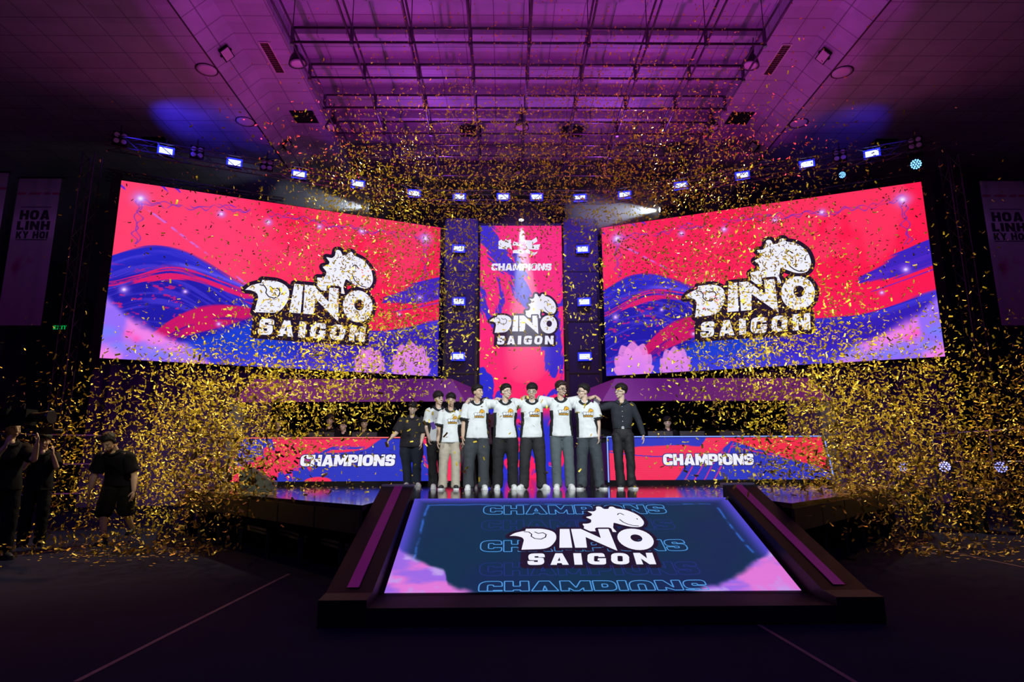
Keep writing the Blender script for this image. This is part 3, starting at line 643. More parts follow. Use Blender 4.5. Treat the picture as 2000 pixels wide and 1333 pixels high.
for kind in (0, 1):
    s = -1 if kind == 0 else 1; YD = 13.8; x0, x1 = (-6.22, -1.62) if kind == 0 else (1.52, 6.06)
    t = empty('stage_desk', (x0, YD, SZ), label='long stage desk with a lit front and a %s neon edge, on the %s' % (('red', 'left') if kind == 0 else ('blue', 'right')), cat='desk')
    L = x1-x0; sl = .22
    if kind == 0: P0, P1, P2, P3 = (-sl*.9, .1), (L, .1), (L, .975), (.0, .975)
    else: P0, P1, P2, P3 = (0, .1), (L+sl*.6, .1), (L, .975), (0, .975)
    def pl(u, v, P0=P0, P1=P1, P2=P2, P3=P3):
        x = (P0[0]*(1-u)+P1[0]*u)*(1-v)+(P3[0]*(1-u)+P2[0]*u)*v; z = P0[1]*(1-v)+P3[1]*v
        return np.stack([x, np.full_like(u, -.0), z], -1)
    display('front_screen', (0,)*3, (1, 0, 0), (0, 0, 1), 300, 80, art_desk(kind), t, pl)
    MB().box(-.05, L+.05, .03, .75, 0, .9).build('body', M_DESK, t)
    MB().box(-.12, L+.1, .0, .85, .985, 1.02).build('worktop', M_DESK, t)
    MB().box(-.1, L+.1, -.04, .03, 0, .095).build('plinth', M_BLACK, t)
    nm = emat('neon_coral', lin((255, 110, 110)), 1.0) if kind == 0 else emat('neon_blue', lin((120, 150, 255)), 1.3)
    mb = MB(); h0 = .1 if kind else .35
    mb.bar((P3[0]-.04, -.05, 1.0), (P2[0]+.04, -.05, 1.0), .012, n=8)
    if kind == 0: mb.bar((P3[0]-.04, -.05, 1.0), (P0[0]-.02, -.05, .30), .012, n=8)
    else: mb.bar((P3[0]-.04, -.05, 1.0), (P0[0]-.04, -.05, .06), .014, n=8).bar((P2[0]+.04, -.05, 1.0), (P1[0]+.02, -.05, .2), .014, n=8)
    mb.build('neon_edge', nm, t)
    p = at(678, 911, Y=YD) if kind == 0 else at(1384, 909, Y=YD); rings, Lt = text_rings('CHAMPIONS', .235, gap=4, shear=.07 if kind == 0 else 0); k = (1.98 if kind == 0 else 1.92)/Lt
    rings = [[(a*k, b) for a, b in r] for r in rings]; pp = (p.x-x0, 0, p.z-SZ)
    o = place2d('lettering_shadow', stroke2d(rings, .018, True, 8), pp, EX, EZ, EN, .003, emat('letter_shadow', lin((50, 42, 120)), 1), t)
    place2d('lettering', fill2d(rings), pp, EX, EZ, EN, .006, emat('logo_white', (1, 1, 1), 1), t)['label'] = 'heavy white lettering on the desk front'
# booths with sloping purple roofs
M_ROOF = mat('booth_roof', (.30, .03, .36), .55, noise=.1, nscale=1.5)
for s in (-1, 1):
    t = empty('booth', (s*4.4, 15.2, SZ), label='dark booth with a purple fascia behind the %s desk' % side(s), cat='booth')
    zt_, zb_ = 3.22-SZ, 2.68-SZ
    X = lambda a: s*a-s*4.4
    def quad(name, pts, m, lab=None):
        mb = MB(); n = len(pts); v = [Vector(p) for p in pts]; nrm = (v[1]-v[0]).cross(v[2]-v[0]).normalized()*.04
        if nrm.y < 0: nrm = -nrm
        mb.add(v+[p+nrm for p in v], [tuple(range(n)), tuple(range(2*n-1, n-1, -1))]+[(k, n+k, n+(k+1) % n, (k+1) % n) for k in range(n)]); o = mb.build(name, m, t)
        if lab: o['label'] = lab
    quad('fascia', [(X(1.62), 0, zb_), (X(7.1), 0, zb_), (X(6.6), .0, zt_), (X(1.95), 0, zt_)], M_ROOF, 'purple sloping fascia')
    quad('end_facet', [(X(1.62), 0, zb_), (X(1.95), 0, zt_), (X(1.45), .9, zt_-.12), (X(1.2), .9, zb_+.0)], M_ROOF)
    MB().box(min(X(2.2), X(6.6)), max(X(2.2), X(6.6)), .05, 2.6, zt_-.1, zt_).build('roof', M_BLACK, t)
    MB().box(min(X(1.6), X(7)), max(X(1.6), X(7)), 2.3, 2.4, 0, zt_).build('back_wall', M_CLOTHBLACK, t)
    M_POST = mat('booth_post', (.16, .14, .18), .5)
    for a, w in ((1.50, .14), (7.0, .34)): MB().box(X(a)-w/2, X(a)+w/2, .05, .3, 0, zb_+.1).build('post', M_POST, t)
# dark drapes hanging below the wide screens
for s in (-1, 1):
    a, b = Vector((s*13.9, 20.6, 0)), Vector((s*7.4, 23.3, 0)); mb = MB(); n = 26
    P = [a.lerp(b, k/n)+Vector((0, .10*math.sin(k*2.4), 0)) for k in range(n+1)]
    v = [p+Vector((0, dy, z)) for z in (0, 4.55) for dy in (0, .05) for p in P]; N = n+1
    mb.add(v, [(k, k+1, 2*N+k+1, 2*N+k) for k in range(n)]+[(N+k+1, N+k, 3*N+k, 3*N+k+1) for k in range(n)])
    o = mb.build('screen_drape', mat('purple_drape', (.12, .06, .26), .9)); tag(o, 'dark purple drape hanging below the wide %s screen' % side(s), 'drape', 'drapes below the wide screens')
# ------------------------------------------------------------------ rigging
def box_truss(name, a, b, w, label, group=None, step=.5):
    a, b = Vector(a), Vector(b); t = empty(name, a, label=label, cat='truss', group=group); d = (b-a); L = d.length; d.normalize()
    upv = Vector((0, 0, 1)) if abs(d.z) < .9 else Vector((0, 1, 0)); sv = d.cross(upv).normalized(); uv_ = sv.cross(d)
    cs_ = [sv*i*w/2+uv_*j*w/2 for i, j in ((-1, -1), (1, -1), (1, 1), (-1, 1))]
    for c in cs_: MB().bar(c, c+d*L, .022, n=6).build('chord', M_STEEL, t)
    n = max(2, round(L/step)); l = MB()
    for k in range(n):
        for i in range(4):
            p, q = cs_[i], cs_[(i+1) % 4]
            if k % 2: p, q = q, p
            l.bar(p+d*L*k/n, q+d*L*(k+1)/n, .011, n=4)
    l.build('lacing', M_STEEL, t); return t
box_truss('rig_truss', (-13.8, 19.7, 11.75), (-3.4, 24.05, 11.75), .4, 'steel box truss above the left wide screen', 'box trusses carrying the stage lights')
box_truss('rig_truss', (-3.4, 24.05, 11.75), (3.4, 24.05, 11.75), .4, 'steel box truss above the centre screen', 'box trusses carrying the stage lights')
box_truss('rig_truss', (3.4, 24.05, 11.75), (13.8, 19.7, 11.75), .4, 'steel box truss above the right wide screen', 'box trusses carrying the stage lights')
for s in (-1, 1): box_truss('rig_tower', (s*14.6, 20.3, 0), (s*14.6, 20.3, 11.6), .4, 'steel tower truss standing beside the %s screen' % side(s), 'tower trusses')
for s in (-1, 1): box_truss('screen_header', (s*14.2, 20.5, 10.98), (s*9.0, 22.9, 10.98), .3, 'light truss along the top edge of the %s screen' % side(s), 'header trusses')
def face_cam(p, tilt=0): 
    d = (CAM-p); d.z = d.z*.45; return aim(d)
M_BLUEW = emat('blue_lamp', (.46, .52, 1.0), 2.6); M_HALO = emat('halo_rim', (.02, .03, 1.0), 1.6)
def panel_light(p, w, h, label, group, hang=True):
    t = empty('wash_light', p, label=label, cat='stage light', group=group); R_ = aim(Vector((CAM.x-p.x, CAM.y-p.y, 0)))
    t.matrix_world = Matrix.Translation(p) @ R_
    MB().box(-w/2-.05, w/2+.05, 0, .16, -h/2-.05, h/2+.05).build('housing', M_BLACK, t)
    mb = MB()
    for k in range(4): mb.box(-w/2, w/2, -.012, 0, -h/2+k*h/4+.006, -h/2+(k+1)*h/4-.006)
    mb.build('lamp_face', M_BLUEW, t)
    mb = MB(); e_ = .06; mb.box(-w/2-e_, w/2+e_, -.006, .0, h/2, h/2+e_).box(-w/2-e_, w/2+e_, -.006, .0, -h/2-e_, -h/2).box(-w/2-e_, -w/2, -.006, .0, -h/2, h/2).box(w/2, w/2+e_, -.006, .0, -h/2, h/2); mb.build('halo_rim', M_HALO, t)  # glowing border added in place of the blue halo round the lamp
    MB().box(-w/2-.06, -w/2-.035, .04, .1, -.02, h/2+.18).box(w/2+.035, w/2+.06, .04, .1, -.02, h/2+.18).box(-w/2-.06, w/2+.06, .04, .1, h/2+.16, h/2+.19).build('yoke', M_DARK, t)
    if hang: MB().bar((0, .07, h/2+.18), (0, .07, h/2+.36), .05).build('clamp', M_DARK, t)
    return t
def yscr(px):
    return 20.35-.55+(px-237)/(861-237)*(24.65-20.35) if px < 861 else (24.1 if px < 1178 else 24.1-(px-1178)/(1797-1178)*4.3)
arch = [(324, 295), (458, 318), (584, 341), (699, 360), (809, 378), (897, 385), (983, 385), (1048, 385), (1133, 387), (1220, 381), (1330, 363), (1450, 343), (1576, 321), (1703, 300)]
ordw = ['first', 'second', 'third', 'fourth', 'fifth', 'sixth', 'seventh', 'eighth', 'ninth', 'tenth', 'eleventh', 'twelfth', 'thirteenth', 'last']
for i, (x, y) in enumerate(arch):
    p = at(x, y, Y=yscr(x)); pos = 'above the left screen' if x < 861 else ('above the centre screen' if x < 1178 else 'above the right screen')
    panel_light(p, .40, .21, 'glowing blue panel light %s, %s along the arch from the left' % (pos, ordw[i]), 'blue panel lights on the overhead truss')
for i, (x, y) in enumerate([(896, 486), (896, 589), (895, 697), (1138, 487), (1141, 590), (1142, 697)]):
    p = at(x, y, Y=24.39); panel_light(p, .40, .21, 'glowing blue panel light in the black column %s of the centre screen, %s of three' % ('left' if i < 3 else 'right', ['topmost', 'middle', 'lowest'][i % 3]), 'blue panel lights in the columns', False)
# black columns carrying them
for s, (xa, xb) in ((-1, (868, 930)), (1, (1108, 1172))):
    a, b = at(xa, 700, Y=24.6).x, at(xb, 700, Y=24.6).x
    t = empty('light_column', ((a+b)/2, 24.6, SZ), label='tall black column with light ports on the %s of the centre screen' % side(s), cat='column', group='black light columns'); w = (b-a)/2
    MB().box(-w, w, 0, .2, 0, 10.3).build('panel', mat('column_black', (.05, .035, .10), .6), t)
    for k in range(5):
        for dx in (-w, w): MB().box(dx-.05, dx+.05, -.06, .0, k*2.05, k*2.05+2.0).build('edge_profile', M_DARK, t)
    for k in range(4): MB().box(-w, w, -.03, 0, 1.9+k*2.05, 1.94+k*2.05).build('crossbar', M_DARK, t)
# moving heads
def moving_head(p, lit, label, group, r=.14, size=1, col=(.30, .38, 1.0), st_=5, floor=False):
    t = empty('moving_head', p, label=label, cat='stage light', group=group); t.matrix_world = Matrix.Translation(p) @ aim(Vector((CAM.x-p.x, CAM.y-p.y, (CAM.z-p.z)*.7)))
    Mx = Matrix.Rotation(PI/2, 4, 'X')
    MB().lathe([(.02, -.28), (r*.7, -.26), (r*.95, -.12), (r*1.08, 0), (r*1.1, .02), (r, .02)], 20, Mx).build('head', M_BLACK, t, True)
    for sx in (-1, 1): MB().box(sx*(r+.03)-.02, sx*(r+.03)+.02, .02, .2, -.06 if not floor else -.26, .3 if not floor else .06).build('yoke_arm', M_BLACK, t)
    MB().box(-r-.06, r+.06, 0, .24, *( (.28, .38) if not floor else (-.36, -.24))).build('base', M_BLACK, t)
    mb = MB()
    for ring, n in ((0, 1), (.45, 6), (.82, 12)):
        for k in range(n):
            cx, cz = ring*r*math.cos(2*PI*k/n), ring*r*math.sin(2*PI*k/n); mb.lathe([(.0, .045), (r*.15, .04), (r*.17, .02)], 10, Matrix.Translation((cx, 0, cz)) @ Mx)
    mb.build('lens', emat('lens_%d' % round(st_*10), col, st_) if lit else M_LENS, t); return t
moving_head(at(1789, 321, Y=20.0), True, 'round blue glowing lamp cluster above the right end of the right screen', 'round lamps above the screens', .17, st_=3, col=(.15, .42, 1.0))
moving_head(at(1645, 342, Y=20.6), True, 'smaller round lamp cluster glowing violet below the panel lights on the right', 'round lamps above the screens', .11, st_=3)
M4 = emat('four_cell_dim', (.02, .015, .06), 1)
for i, (x, y) in enumerate([(235, 270), (385, 297), (521, 322), (1787, 279), (1640, 303)]):
    p = at(x, y, Y=yscr(x)-.1); t = empty('blinder_light', p, label='unlit four cell blinder lamp on the truss, %s' % ['above the left end of the left screen', 'between the first and second blue panels', 'between the second and third blue panels', 'above the right end of the right screen', 'between the last two blue panels'][i], cat='stage light', group='unlit four cell blinders')
    t.matrix_world = Matrix.Translation(p) @ aim(Vector((CAM.x-p.x, CAM.y-p.y, 0)))
    MB().box(-.22, .22, 0, .16, -.22, .22).build('housing', M_BLACK, t); MB().bar((0, .08, .2), (0, .08, .5), .04).build('clamp', M_DARK, t)
    for sx in (-1, 1):
        for sz in (-1, 1): MB().lathe([(.0, .02), (.07, .015), (.09, -.005)], 14, Matrix.Translation((sx*.105, 0, sz*.105)) @ Matrix.Rotation(PI/2, 4, 'X')).build('lens', M_LENS, t)
# three white spotlights aimed through the haze
M_WHITE = emat('white_lamp', (1, .97, .92), 14)
for i, (p, tg, en, sz_, lab) in enumerate([(at(724, 408, Y=24.3), at(600, 390, Y=24.4), 1100, .55, 'small bright white spotlight at the top of the left screen, beam pointing outward'),
       (at(1291, 410, Y=24.4), at(1165, 418, Y=24.6), 1300, .62, 'small bright white spotlight at the top of the right screen, beam pointing inward'),
       (at(1018, 428, Y=24.0), (.25, 22.0, 1.0), 9000, .36, 'small bright white spotlight above the centre screen, beam pointing down')]):
    t = empty('spotlight', p, label=lab, cat='stage light', group='small white spotlights'); d = Vector(tg)-p; t.matrix_world = Matrix.Translation(p) @ aim(d)
    Mx = Matrix.Rotation(PI/2, 4, 'X') @ Matrix.Scale(1.5, 4)
    MB().lathe([(.03, -.35), (.08, -.33), (.09, -.03), (.085, 0), (.08, .03)], 16, Mx).build('housing', M_BLACK, t, True)
    MB().lathe([(.0, .05), (.04, .045), (.075, .02)], 16, Mx).build('lens', M_WHITE, t)
    MB().bar((0, .2, .05), (0, .2, .4), .03).build('clamp', M_DARK, t)
    light('spot_beam', 'SPOT', p+d.normalized()*.1, tg, en, (.80, .90, 1.0), spot_size=sz_, spot_blend=.8, shadow_soft_size=.05)
# haze where the beams cross the air
def haze(name, c, r, dens, label):
    M = bpy.data.materials.new('haze'); M.use_nodes = True; nt = M.node_tree; nt.nodes.remove(nt.nodes['Principled BSDF'])
    v = nt.nodes.new('ShaderNodeVolumeScatter'); v.inputs['Density'].default_value = dens; v.inputs['Color'].default_value = (.95, .95, 1, 1); v.inputs['Anisotropy'].default_value = .2
    nt.links.new(v.outputs[0], nt.nodes['Material Output'].inputs['Volume'])
    mb = MB(); mb.lathe([(r[0]*math.sin(PI*k/12)+.001, -r[2]*math.cos(PI*k/12)) for k in range(13)], 24, Matrix.Diagonal((1, r[1]/r[0], 1, 1)))
    o = mb.build(name, M, None, True, c); tag(o, label, 'haze', None, 'stuff')
haze('haze', tuple(at(648, 392, Y=24.4)), (2.6, 1.1, 1.3), .5, 'thin haze lit by the spotlight above the left screen')
haze('haze', tuple(at(1215, 408, Y=24.6)), (2.4, 1.0, 1.2), .5, 'thin haze lit by the spotlight above the right screen')
haze('haze', (.1, 23.3, 7.6), (1.7, .95, 3.5), .06, 'thin haze lit by the spotlight in front of the centre screen')

# ------------------------------------------------------------------ floor level things
# wedge monitor on the stage
p = at(507, 962, z=SZ); p = Vector((-4.55, 10.6, SZ))
p = at(505, 958, Y=10.4); p.z = SZ
t = empty('wedge_speaker', p, label='dark grey wedge monitor speaker on the left end of the stage', cat='speaker'); t.rotation_euler = (0, 0, math.radians(8))
prof_ = [(-.26, 0), (.22, 0), (.23, .14), (-.14, .37), (-.25, .33)]
v = [(x, y, z) for y in (-.22, .26) for x, z in prof_]
MB().add(v, [(0,1,2,3,4), (9,8,7,6,5)]+[(k, 5+k, 5+(k+1) % 5, (k+1) % 5) for k in range(5)]).build('cabinet', mat('speaker_grey', (.10, .12, .12), .55, bump=.2), t)
MB().lathe([(.0, 0), (.05, .006), (.07, .0)], 16, Matrix.Translation((-.06, -.222, .17)) @ Matrix.Rotation(PI/2, 4, 'X')).build('handle_hole', M_BLACK, t)
MB().add([(.232, -.19, .145), (.232, .23, .145), (-.132, .23, .375), (-.132, -.19, .375)], [(0,1,2,3)]).build('grille', mat('grille', (.025, .028, .03), .5, .4), t)
# moving heads standing below the stage front
def floor_light(px, py, lab, z=0):
    p = at(px, py, z=z); t = empty('floor_spotlight', p, label=lab, cat='stage light', group='dark moving lights on the floor')
    MB().box(-.2, .2, -.17, .17, 0, .12).build('base', M_BLACK, t)
    for s in (-1, 1): MB().box(s*.19-.03, s*.19+.03, -.06, .06, .1, .42).build('yoke_arm', M_BLACK, t)
    MB().lathe([(.02, -.2), (.1, -.19), (.13, 0), (.13, .16), (.11, .17)], 18, Matrix.Translation((0, 0, .40)) @ Matrix.Rotation(-.35, 4, 'X')).build('head', M_BLACK, t, True)
floor_light(455, 1058, 'dark moving light standing on the floor below the left stage corner')
floor_light(1672, 1045, 'dark moving light standing on the floor below the right stage corner')
# tape lines on the floor
M_TAPE = mat('floor_tape', (.16, .09, .13), .7, noise=.4, nscale=9)
def tape(name, pts, w, lab, m=M_TAPE):
    P = [at(x, y, z=.0) for x, y in pts]; mb = MB()
    for a, b in zip(P[:-1], P[1:]):
        d = (b-a).normalized(); n = Vector((-d.y, d.x, 0))*w/2; z = Vector((0, 0, .003)); mb.add([a-n+z, b-n+z, b+n+z, a+n+z], [(0,1,2,3)])
    tag(mb.build(name, m), lab, 'tape', 'tape lines on the floor')
tape('floor_tape', [(148, 1333), (330, 1240), (565, 1122)], .034, 'pale tape line on the floor, left foreground')
tape('floor_tape', [(1452, 1204), (1560, 1268), (1672, 1335)], .030, 'pale tape line on the floor, right foreground')
tape('floor_tape', [(1720, 1050), (1860, 1080), (2000, 1109)], .03, 'pale tape line on the floor running to the right below the railing')
tape('floor_tape', [(20, 1088), (110, 1076), (170, 1068)], .03, 'faint tape line on the floor beside the walking man')
p = at(1096, 1210, z=0); tag(MB().box(-.02, .02, -.015, .015, .0, .004).build('tape_patch', M_TAPE, None, False, p), 'small pale tape patch on the floor below the ramp', 'tape')
# cable on the floor right of the ramp
cv = [at(x, y, z=.012) for x, y in [(1640, 1088), (1668, 1094), (1676, 1082), (1655, 1070), (1640, 1062), (1648, 1050), (1665, 1046)]]
mb = MB()
for a, b in zip(cv[:-1], cv[1:]): mb.bar(a, b, .012, n=6)
tag(mb.build('cable', M_BLACK, None, True), 'black cable looping on the floor by the right end of the stage', 'cable')

# banners on the far side walls
def banner(px0, px1, y0, y1, Y, label, shade=1.0, text=True):
    a, b = at(px0, y0, Y=Y), at(px1, y0, Y=Y); zt_, zb_ = a.z, at(px0, y1, Y=Y).z; w = b.x-a.x; h = zt_-zb_
    t = empty('wall_banner', (a.x, Y, zb_), label=label, cat='banner', group='tall printed banners on the side walls')
    def fn(u, v):
        c = np.zeros(u.shape+(3,)) + .78; n = fbm(u*4, v*9)
        c = mixc(c, (205, 130, 190), ss(.6, 1, v)*.4+ss(.40, .55, v)*.3); c = mixc(c, (235, 225, 235), ss(.2, .3, v)*ss(.44, .40, v))
        r = (v-.60)/.05+(u-.5)**2*-5; c = mixc(c, (170, 60, 120), ss(.5, .7, n)*np.exp(-(r)**2)*(np.abs(u-.5) < .42)*.9)
        c = mixc(c, (190, 80, 120), (np.abs(v-.115) < .008)*ss(.4, .5, fbm(u*20, v*20)))
        return c
    u, v = 26, 120
    o = display('cloth', (0, 0, 0), (w, 0, 0), (0, 0, h), u, v, fn, t)
    M = MATS.get('banner_cloth')
    if not M:
        M = bpy.data.materials.new('banner_cloth'); M.use_nodes = True; nt = M.node_tree; A = nt.nodes.new('ShaderNodeAttribute'); A.attribute_name = 'picture'
        nt.nodes['Principled BSDF'].inputs['Roughness'].default_value = .8; nt.links.new(A.outputs['Color'], nt.nodes['Principled BSDF'].inputs['Base Color']); MATS['banner_cloth'] = M
    o.data.materials[0] = M
    if text:
        mk_ = mat('banner_ink', (.05, .02, .06), .8)
        for txt, v, hh, ww in (('HOA', .262, .066, .70), ('LINH', .335, .060, .76), ('KY HOI', .40, .048, .74)):
            rings, L = text_rings(txt, h*hh, gap=12); k = w*ww/L; place2d('lettering', fill2d([[(x*k, y) for x, y in r] for r in rings]), (w*.5, 0, h*(1-v)-h*hh/2), EX, EZ, EN, .01, mk_, t)
        mb = MB()
        for v in (.208, .432): mb.bar((w*.14, -.01, h*(1-v)), (w*.86, -.01, h*(1-v)), .02)
        # accents over KY and HOI
        mb.bar((w*.26, -.012, h*.632), (w*.31, -.012, h*.624), .02); mb.bar((w*.60, -.012, h*.626), (w*.64, -.012, h*.634), .02); mb.bar((w*.64, -.012, h*.634), (w*.68, -.012, h*.626), .02); mb.bar((w*.64, -.012, h*.566), (w*.66, -.012, h*.566), .02)
        mb.build('rule', mk_, t)
    MB().bar((-.05, .03, h), (w+.05, .03, h), .05, n=8).build('rod', M_DARK, t)
banner(38, 121, 347, 636, 23.3, 'tall pale banner with dark lettering hanging on the dark wall left of the left screen')
banner(-66, 18, 336, 632, 22.4, 'banner cut by the left edge of the photograph, beside the pale lettered one')
banner(1912, 1998, 352, 636, 23.3, 'tall dim banner with dark lettering hanging on the dark wall right of the right screen')
p = at(117, 640, Y=25.5); t = empty('exit_sign', p, label='tiny green lit exit sign below the left banner', cat='sign')
MB().box(-.3, .3, 0, .08, -.13, .13).build('box', M_BLACK, t)
rings, L = text_rings('EXIT', .16, gap=14); place2d('lettering', fill2d([[(a*1.1, b-.08) for a, b in r] for r in rings]), (0, 0, 0), EX, EZ, EN, .005, emat('exit_green', (.0, .30, .06), 1), t)

# stands on the left: rows of seats behind a rail
M_SEAT = mat('stand_seat', (.20, .07, .22), .6)
M_CONC = mat('stand_concrete', (.06, .045, .08), .8)
for s in (-1, 1):
    t = empty('grandstand', (s*16, 16, 0), label='dark stepped stand along the %s wall' % side(s), cat='stand')
    for k in range(4): MB().box(s*(k*.9)-.45, s*(k*.9)+.45, -7, 9, 0, .9+.45*k).build('step', M_CONC, t)
proto = None; nseat = 0
for row in range(3):
    for k in range(9):
        x = -15.9-.9*row; y = 13.0+k*.85; z = .9+.45*row
        if proto is None:
            c = empty('stand_seat', (x, y, z), cat='seat', group='seats on the left stand', label='purple plastic seat among the rows on the dark left stand')
            MB().box(-.2, .22, -.22, .22, .38, .43).build('seat', M_SEAT, c)
            MB().add([(-.22, -.2, .4), (-.22, .2, .4), (-.26, .2, .72), (-.27, .14, .8), (-.27, -.14, .8), (-.26, -.2, .72), (-.26, -.2, .4), (-.26, .2, .4), (-.30, .2, .72), (-.31, .14, .8), (-.31, -.14, .8), (-.30, -.2, .72)],
               [(0,1,2,3,4,5), (11,10,9,8,7,6)]+[(i, 6+i, 6+(i+1) % 6, (i+1) % 6) for i in range(6)]).build('backrest', M_SEAT, c)
            MB().box(-.05, .05, -.05, .05, 0, .38).build('leg', M_DARK, c); proto = c
        else: c = copy_tree(proto); c.location = (x, y, z)
# railings
def railing(pts, h, lab, grp, n=3):
    P = [Vector((a, b, 0)) for a, b in pts]; t = empty('railing', P[0], label=lab, cat='railing', group=grp); o = P[0]
    for k in range(n):
        mb = MB()
        for a, b in zip(P[:-1], P[1:]): mb.bar(a-o+Vector((0, 0, h*(k+1)/n)), b-o+Vector((0, 0, h*(k+1)/n)), .022, n=8)
        mb.build('rail', mat('rail_steel', (.5, .5, .55), .25, .9), t, True)
    for a, b in zip(P[:-1], P[1:]):
        m_ = max(1, round((b-a).length/1.8))
        for k in range(m_+1): q = a.lerp(b, k/m_)-o; MB().bar(q, q+Vector((0, 0, h)), .02, n=8).build('post', mat('rail_steel', (.5, .5, .55), .25, .9), t)
a, b = at(1820, 850, Y=14.2), at(2010, 840, Y=11.6)
railing([(a.x, 14.2), (b.x+.4, 11.4)], a.z, 'metal railing on the floor at the right, behind the confetti', 'metal railings', 3)
a, b = at(20, 848, Y=13.5), at(215, 850, Y=14.5)
railing([(a.x-.8, 13.2), (b.x, 14.6)], a.z, 'metal railing on the floor at the left, behind the camera people', 'metal railings', 3)
# three lit pars on the right, on a low dark bench
for i, (x, y) in enumerate([(1763, 912), (1845, 912), (1955, 913)]):
    p = at(x, y, Y=12.2-.5*i); moving_head(p, True, 'round blue white floor lamp on the low bench at right, %s' % ['nearest the stage', 'middle of three and brightest', 'nearest the railing end'][i], 'round lamps on the right bench', .095, col=(.35, .35, 1.0), st_=[1.0, 2.6, 1.4][i], floor=True)
    t = empty('lamp_bench', (p.x, p.y+.2, 0), label='low dark bench under the lamp %s' % ['nearest the stage', 'in the middle of three', 'nearest the railing end'][i], cat='bench', group='low benches under the lamps'); hz = p.z-.36
    MB().box(-.45, .45, -.25, .25, hz-.08, hz).build('top', mat('bench_brown', (.05, .03, .035), .6), t)
    for sx in (-1, 1): MB().box(sx*.4-.04, sx*.4+.04, -.2, .2, 0, hz-.08).build('leg', M_DARK, t)
# monitors on the desks
M_MON = mat('monitor_black', (.05, .045, .06), .3)
for kind, xs in ((0, (545, 628, 712)), (1, (1290, 1352, 1430))):
    for i, x in enumerate(xs):
        p = at(x, 856, Y=14.2); p.z = SZ+1.02
        t = empty('desk_monitor', p, label='dark computer screen lying low on the %s desk, %s of three' % (('left', 'right')[kind], ['left one', 'middle one', 'right one'][i]), cat='monitor', group='computer screens on the desks')
        MB().box(-.27, .27, -.02, .02, .012, .12).build('screen', M_MON, t); MB().box(-.1, .1, -.08, .08, 0, .015).build('foot', M_MON, t)
# ------------------------------------------------------------------ people
def V3(*a): return Vector(a)
def ell(c, r, M=None, n=14, m=9):
    v = []; f = []; c = Vector(c)
    for i in range(m+1):
        th = PI*i/m
        for k in range(n):
            p = Vector((r[0]*math.sin(th)*math.cos(2*PI*k/n), r[1]*math.sin(th)*math.sin(2*PI*k/n), r[2]*math.cos(th)))
            v.append(c+(M @ p if M is not None else p))
    for i in range(m):
        for k in range(n): f.append((i*n+k, (i+1)*n+k, (i+1)*n+(k+1) % n, i*n+(k+1) % n))
    return v, f
def tube(pts, rad, side_=(1, 0, 0), n=16, dome=.5):
    """closed tube through pts with elliptical rings rad=(across side, other)"""
    P = [Vector(p) for p in pts]; R_ = [(r, r) if isinstance(r, (int, float)) else r for r in rad]; T = []
    for i in range(len(P)):
        a = P[max(0, i-1)]; b = P[min(len(P)-1, i+1)]; T.append((b-a).normalized())
    rings = []
    def ring(p, t, r):
        s = Vector(side_); s = s-t*s.dot(t)
        if s.length < .05: s = t.orthogonal()
        s.normalize(); q = t.cross(s); return [p+s*r[0]*math.cos(2*PI*k/n)+q*r[1]*math.sin(2*PI*k/n) for k in range(n)]
    if dome:
        d = min(R_[0])*dome; rings += [ring(P[0]-T[0]*d, T[0], (R_[0][0]*.35, R_[0][1]*.35)), ring(P[0]-T[0]*d*.7, T[0], (R_[0][0]*.78, R_[0][1]*.78))]
    for p, t, r in zip(P, T, R_): rings.append(ring(p, t, r))
    if dome:
        d = min(R_[-1])*dome; rings += [ring(P[-1]+T[-1]*d*.7, T[-1], (R_[-1][0]*.78, R_[-1][1]*.78)), ring(P[-1]+T[-1]*d, T[-1], (R_[-1][0]*.35, R_[-1][1]*.35))]
    v = [p for r in rings for p in r]; m_ = len(rings)
    f = [(i*n+k, i*n+(k+1) % n, (i+1)*n+(k+1) % n, (i+1)*n+k) for i in range(m_-1) for k in range(n)]
    f += [tuple(range(n-1, -1, -1)), tuple((m_-1)*n+k for k in range(n))]
    return v, f
def dense(pts, rad, k=3):
    """smooth the path of a tube"""
    P = [Vector(p) for p in pts]; R_ = [(r, r) if isinstance(r, (int, float)) else r for r in rad]; oP, oR = [], []
    for i in range(len(P)-1):
        p0, p1, p2, p3 = P[max(0, i-1)], P[i], P[i+1], P[min(len(P)-1, i+2)]
        for j in range(k):
            t = j/k; oP.append(.5*((2*p1)+(p2-p0)*t+(2*p0-5*p1+4*p2-p3)*t*t+(3*p1-p0-3*p2+p3)*t**3)); oR.append((R_[i][0]*(1-t)+R_[i+1][0]*t, R_[i][1]*(1-t)+R_[i+1][1]*t))
    return oP+[P[-1]], oR+[R_[-1]]
